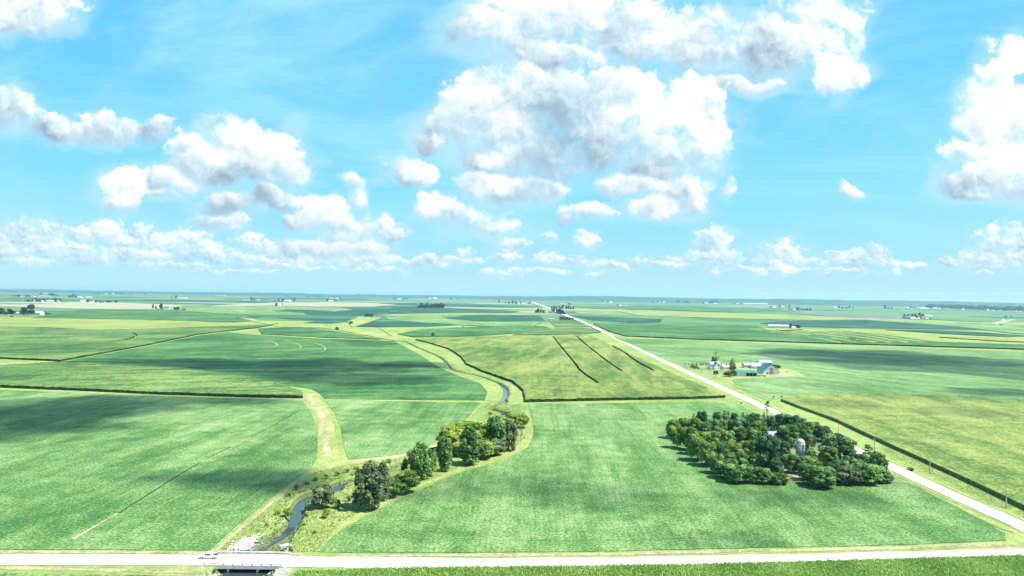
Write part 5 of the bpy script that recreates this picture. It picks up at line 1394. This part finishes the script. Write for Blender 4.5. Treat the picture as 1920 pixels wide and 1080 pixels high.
def pts_in(poly, n, seed, avoid=True, z=0.0):
    rg = np.random.default_rng(seed)
    pl = np.array([(g.x, g.y) for g in (G(x, y) for x, y in poly)])
    lo, hi = pl.min(0), pl.max(0); out = []
    cc = np.array([(c[0].x, c[0].y, c[1]) for c in CC])
    while len(out) < n:
        q = lo + (hi - lo) * rg.random((4000, 2))
        ins = np.zeros(len(q), bool); j = len(pl) - 1
        for i in range(len(pl)):
            c = ((pl[i, 1] > q[:, 1]) != (pl[j, 1] > q[:, 1])) & (q[:, 0] < (pl[j, 0] - pl[i, 0]) * (q[:, 1] - pl[i, 1]) / (pl[j, 1] - pl[i, 1] + 1e-9) + pl[i, 0])
            ins ^= c; j = i
        q = q[ins]
        if avoid:
            d = np.min(np.hypot(q[:, None, 0] - cc[None, :, 0], q[:, None, 1] - cc[None, :, 1]) - cc[None, :, 2], 1); q = q[d > 0.0]
        out += list(q)
    a = np.array(out[:n]); return np.concatenate([a, np.full((n, 1), z)], 1)
blades('grass', 'rough tall grass of the creek meadow', 'grass', LEAF['grass'], pts_in([(405, 1036), (470, 980), (560, 910), (590, 885), (650, 872), (740, 862), (830, 838), (845, 850), (760, 915), (690, 950), (640, 980), (592, 1034), (550, 1036), (480, 1036)], 7000, 5), .1, .5, .12, 3, 6, 1.6)
blades('grass', 'rough grass at the foot of the upper creek trees', 'grass', LEAF['grass'], pts_in([(845, 848), (880, 800), (930, 760), (975, 757), (988, 800), (985, 825), (950, 848), (880, 875)], 2500, 7), .1, .5, .14, 3, 8, 1.6)
blades('grass', 'weedy verge between the side road and the corn', 'grass', LEAF['grass'], pts_in([(1660, 850), (1700, 868), (1800, 915), (1925, 974), (1925, 962), (1800, 898), (1700, 853), (1650, 832)], 1500, 9, False), .1, .45, .12, 3, 10, 1.6)
# marsh plants and dark bank weeds along the creek
rgc = random.Random(12)
bank = []
for k, (p, a, b) in enumerate(CC):
    for _ in range(5):
        s = rgc.choice((-1, 1)); q = CC[min(k + 1, len(CC) - 1)][0] - p
        if q.length < 1e-3: continue
        q.normalize(); n = Vector((-q.y, q.x, 0)); u = rgc.uniform(b + .2, a + 1.2)
        z = 0 if u > a else -2.0 * min(1, (a - u) / 2.0)
        c = p + n * s * u + q * rgc.uniform(-2, 2)
        if 196 < c.y < 214: continue
        bank.append((c.x, c.y, z))
blades('bank_weeds', 'dark weeds lining the banks of the winding creek', 'weeds', LEAF['green'], np.array(bank), .15, 0.75, .13, 5, 13, 1.2)
def corn_rows():
    rg = np.random.default_rng(15); P = []
    for px in np.arange(556, 1985, 3.55):
        top = np.interp(px, [556, 640, 700, 900, 1100, 1300, 1500, 1700, 1960], [1080, 1078, 1074, 1071, 1069, 1066, 1061, 1055, 1048])
        a = G(px, top); b = G(px + (px - 1000) * .012, 1100)
        k = int((a - b).length / .22)
        for j in range(k):
            f = j / k; P.append((a.x + (b.x - a.x) * f, a.y + (b.y - a.y) * f, 0.9))
    return np.array(P)
blades('corn_leaves', 'standing corn leaves in rows along the bottom edge', 'corn', LEAF['corn'], corn_rows(), .35, 1.0, .16, 3, 16, 2.2)

# dust trail behind a vehicle on the far road
def dust():
    m, t, b = new_mat('dust'); t.nodes.remove(b)
    v = t.nodes.new('ShaderNodeVolumePrincipled'); v.inputs['Color'].default_value = (.95, .92, .9, 1); v.inputs['Density'].default_value = .012
    t.links.new(v.outputs[0], t.nodes['Material Output'].inputs['Volume'])
    a = G(1058, 590.5); b_ = G(1046, 585)
    mb = MB(); n = 14; prof = []
    for j in range(9):
        f = j / 8; c = a.lerp(b_, f); r = 9 * math.sin(math.pi * (0.08 + .84 * f)) + 2
        prof.append([(c.x - 6 * f + r * math.cos(2 * math.pi * i / n), c.y, 1 + r * .9 * (1 + math.sin(2 * math.pi * i / n))) for i in range(n)])
    vs = [p for ring in prof for p in ring]
    fs = [(j * n + i, j * n + (i + 1) % n, (j + 1) * n + (i + 1) % n, (j + 1) * n + i) for j in range(8) for i in range(n)] + [tuple(range(n - 1, -1, -1)), tuple(8 * n + i for i in range(n))]
    mb.add(vs, fs); tag(mb.build('dust_cloud', m), 'white dust trail hanging over the far gravel road', 'dust', kind='stuff')
dust()

# ------------------------------------------------------------------ unseen clouds high above, shaped to lay shade on the fields
def cloud_mat(dens):
    m, t, b = new_mat('cloud')
    lw = t.nodes.new('ShaderNodeLayerWeight'); lw.inputs['Blend'].default_value = 0.5
    n = noise(t, world_pos(t), 0.012, 5, 0.62)
    f = (1.0 - X(t, lw.outputs['Facing'])).pow(1.6) * 0.75 + (n - 0.5) * 0.9
    f = f.max(0.0).min(dens)
    d = t.nodes.new('ShaderNodeBsdfDiffuse'); d.inputs[0].default_value = (.9, .9, .9, 1)
    tr = t.nodes.new('ShaderNodeBsdfTransparent'); mx = t.nodes.new('ShaderNodeMixShader')
    t.links.new(f.s, mx.inputs[0]); t.links.new(tr.outputs[0], mx.inputs[1]); t.links.new(d.outputs[0], mx.inputs[2])
    t.links.new(mx.outputs[0], t.nodes['Material Output'].inputs[0]); t.nodes.remove(b)
    return m
CM = cloud_mat(0.48); CTHIN = cloud_mat(0.22)
import bmesh
def cloud(label, lobes, H, mat=None):
    """lobes: shade patches on the plain in photo pixels (px, py, half width, half height)"""
    bm = bmesh.new(); c0 = None
    for (px, py, a, bb) in lobes:
        g = G(px, py); l = G(px - a, py); rgt = G(px + a, py); n_ = G(px, py + bb); f_ = G(px, py - bb)
        off = SUNV * (H / SUNV.z)
        c = Vector((g.x, (n_.y + f_.y) / 2, 0)) + Vector((off.x, off.y, H))
        if c0 is None: c0 = c
        rx, ry = (rgt.x - l.x) / 2, (f_.y - n_.y) / 2; rz = min(rx, ry) * .6
        res = bmesh.ops.create_icosphere(bm, subdivisions=4, radius=1.0)
        for v in res['verts']:
            d = v.co.copy(); w = 1 + .13 * math.sin(d.x * 7 + px) + .11 * math.sin(d.y * 9 + py) + .07 * math.sin((d.x + d.z) * 15)
            z = d.z * rz * w; z = z if z > 0 else z * .45
            v.co = (c - c0) + Vector((d.x * rx * w, d.y * ry * w, z))
    me = bpy.data.meshes.new('cloud'); bm.to_mesh(me); bm.free()
    me.polygons.foreach_set('use_smooth', [True] * len(me.polygons))
    return tag(link('cloud', me, [CTHIN if 'thin' in label else CM], loc=c0), label, 'cloud', kind='structure')
cloud('cloud shading the broad middle soybean field', [(560, 690, 200, 17), (680, 712, 140, 12), (360, 682, 220, 10), (770, 685, 90, 7)], 1500)
cloud('cloud shading the field at the left edge', [(70, 772, 200, 30), (-40, 800, 220, 36), (170, 768, 170, 18), (120, 800, 120, 14), (330, 750, 230, 9)], 1500)
cloud('cloud shading the field left of the creek', [(480, 900, 130, 24), (340, 898, 110, 12), (540, 910, 70, 24)], 1500)
cloud('thin cloud shading the field right of the creek', [(960, 908, 150, 20), (1130, 935, 140, 24), (800, 928, 100, 13)], 1500)
cloud('cloud shading the long field at the right', [(1650, 672, 210, 15), (1850, 690, 240, 22), (1540, 663, 100, 6)], 1700)
cloud('small cloud shading the right edge', [(1870, 736, 90, 8)], 1500)
cloud('thin cloud shading the olive corn', [(1580, 762, 70, 9), (1800, 778, 90, 10)], 1500)
cloud('thin cloud shading the field below the grove', [(1500, 935, 190, 16), (1330, 1010, 160, 9)], 1500)

# ------------------------------------------------------------------ haze
def haze():
    m, t, b = new_mat('haze'); t.nodes.remove(b)
    v = t.nodes.new('ShaderNodeVolumePrincipled'); v.inputs['Color'].default_value = (0.52, 0.85, 1.0, 1); v.inputs['Density'].default_value = 3.7e-5
    v.inputs['Anisotropy'].default_value = 0.2
    t.links.new(v.outputs[0], t.nodes['Material Output'].inputs['Volume'])
    mb = MB().box(-64000, 64000, -64000, 64000, -4.0, 170.0)
    tag(mb.build('haze', m), 'pale blue summer haze over the plain', 'haze', kind='stuff')
haze()
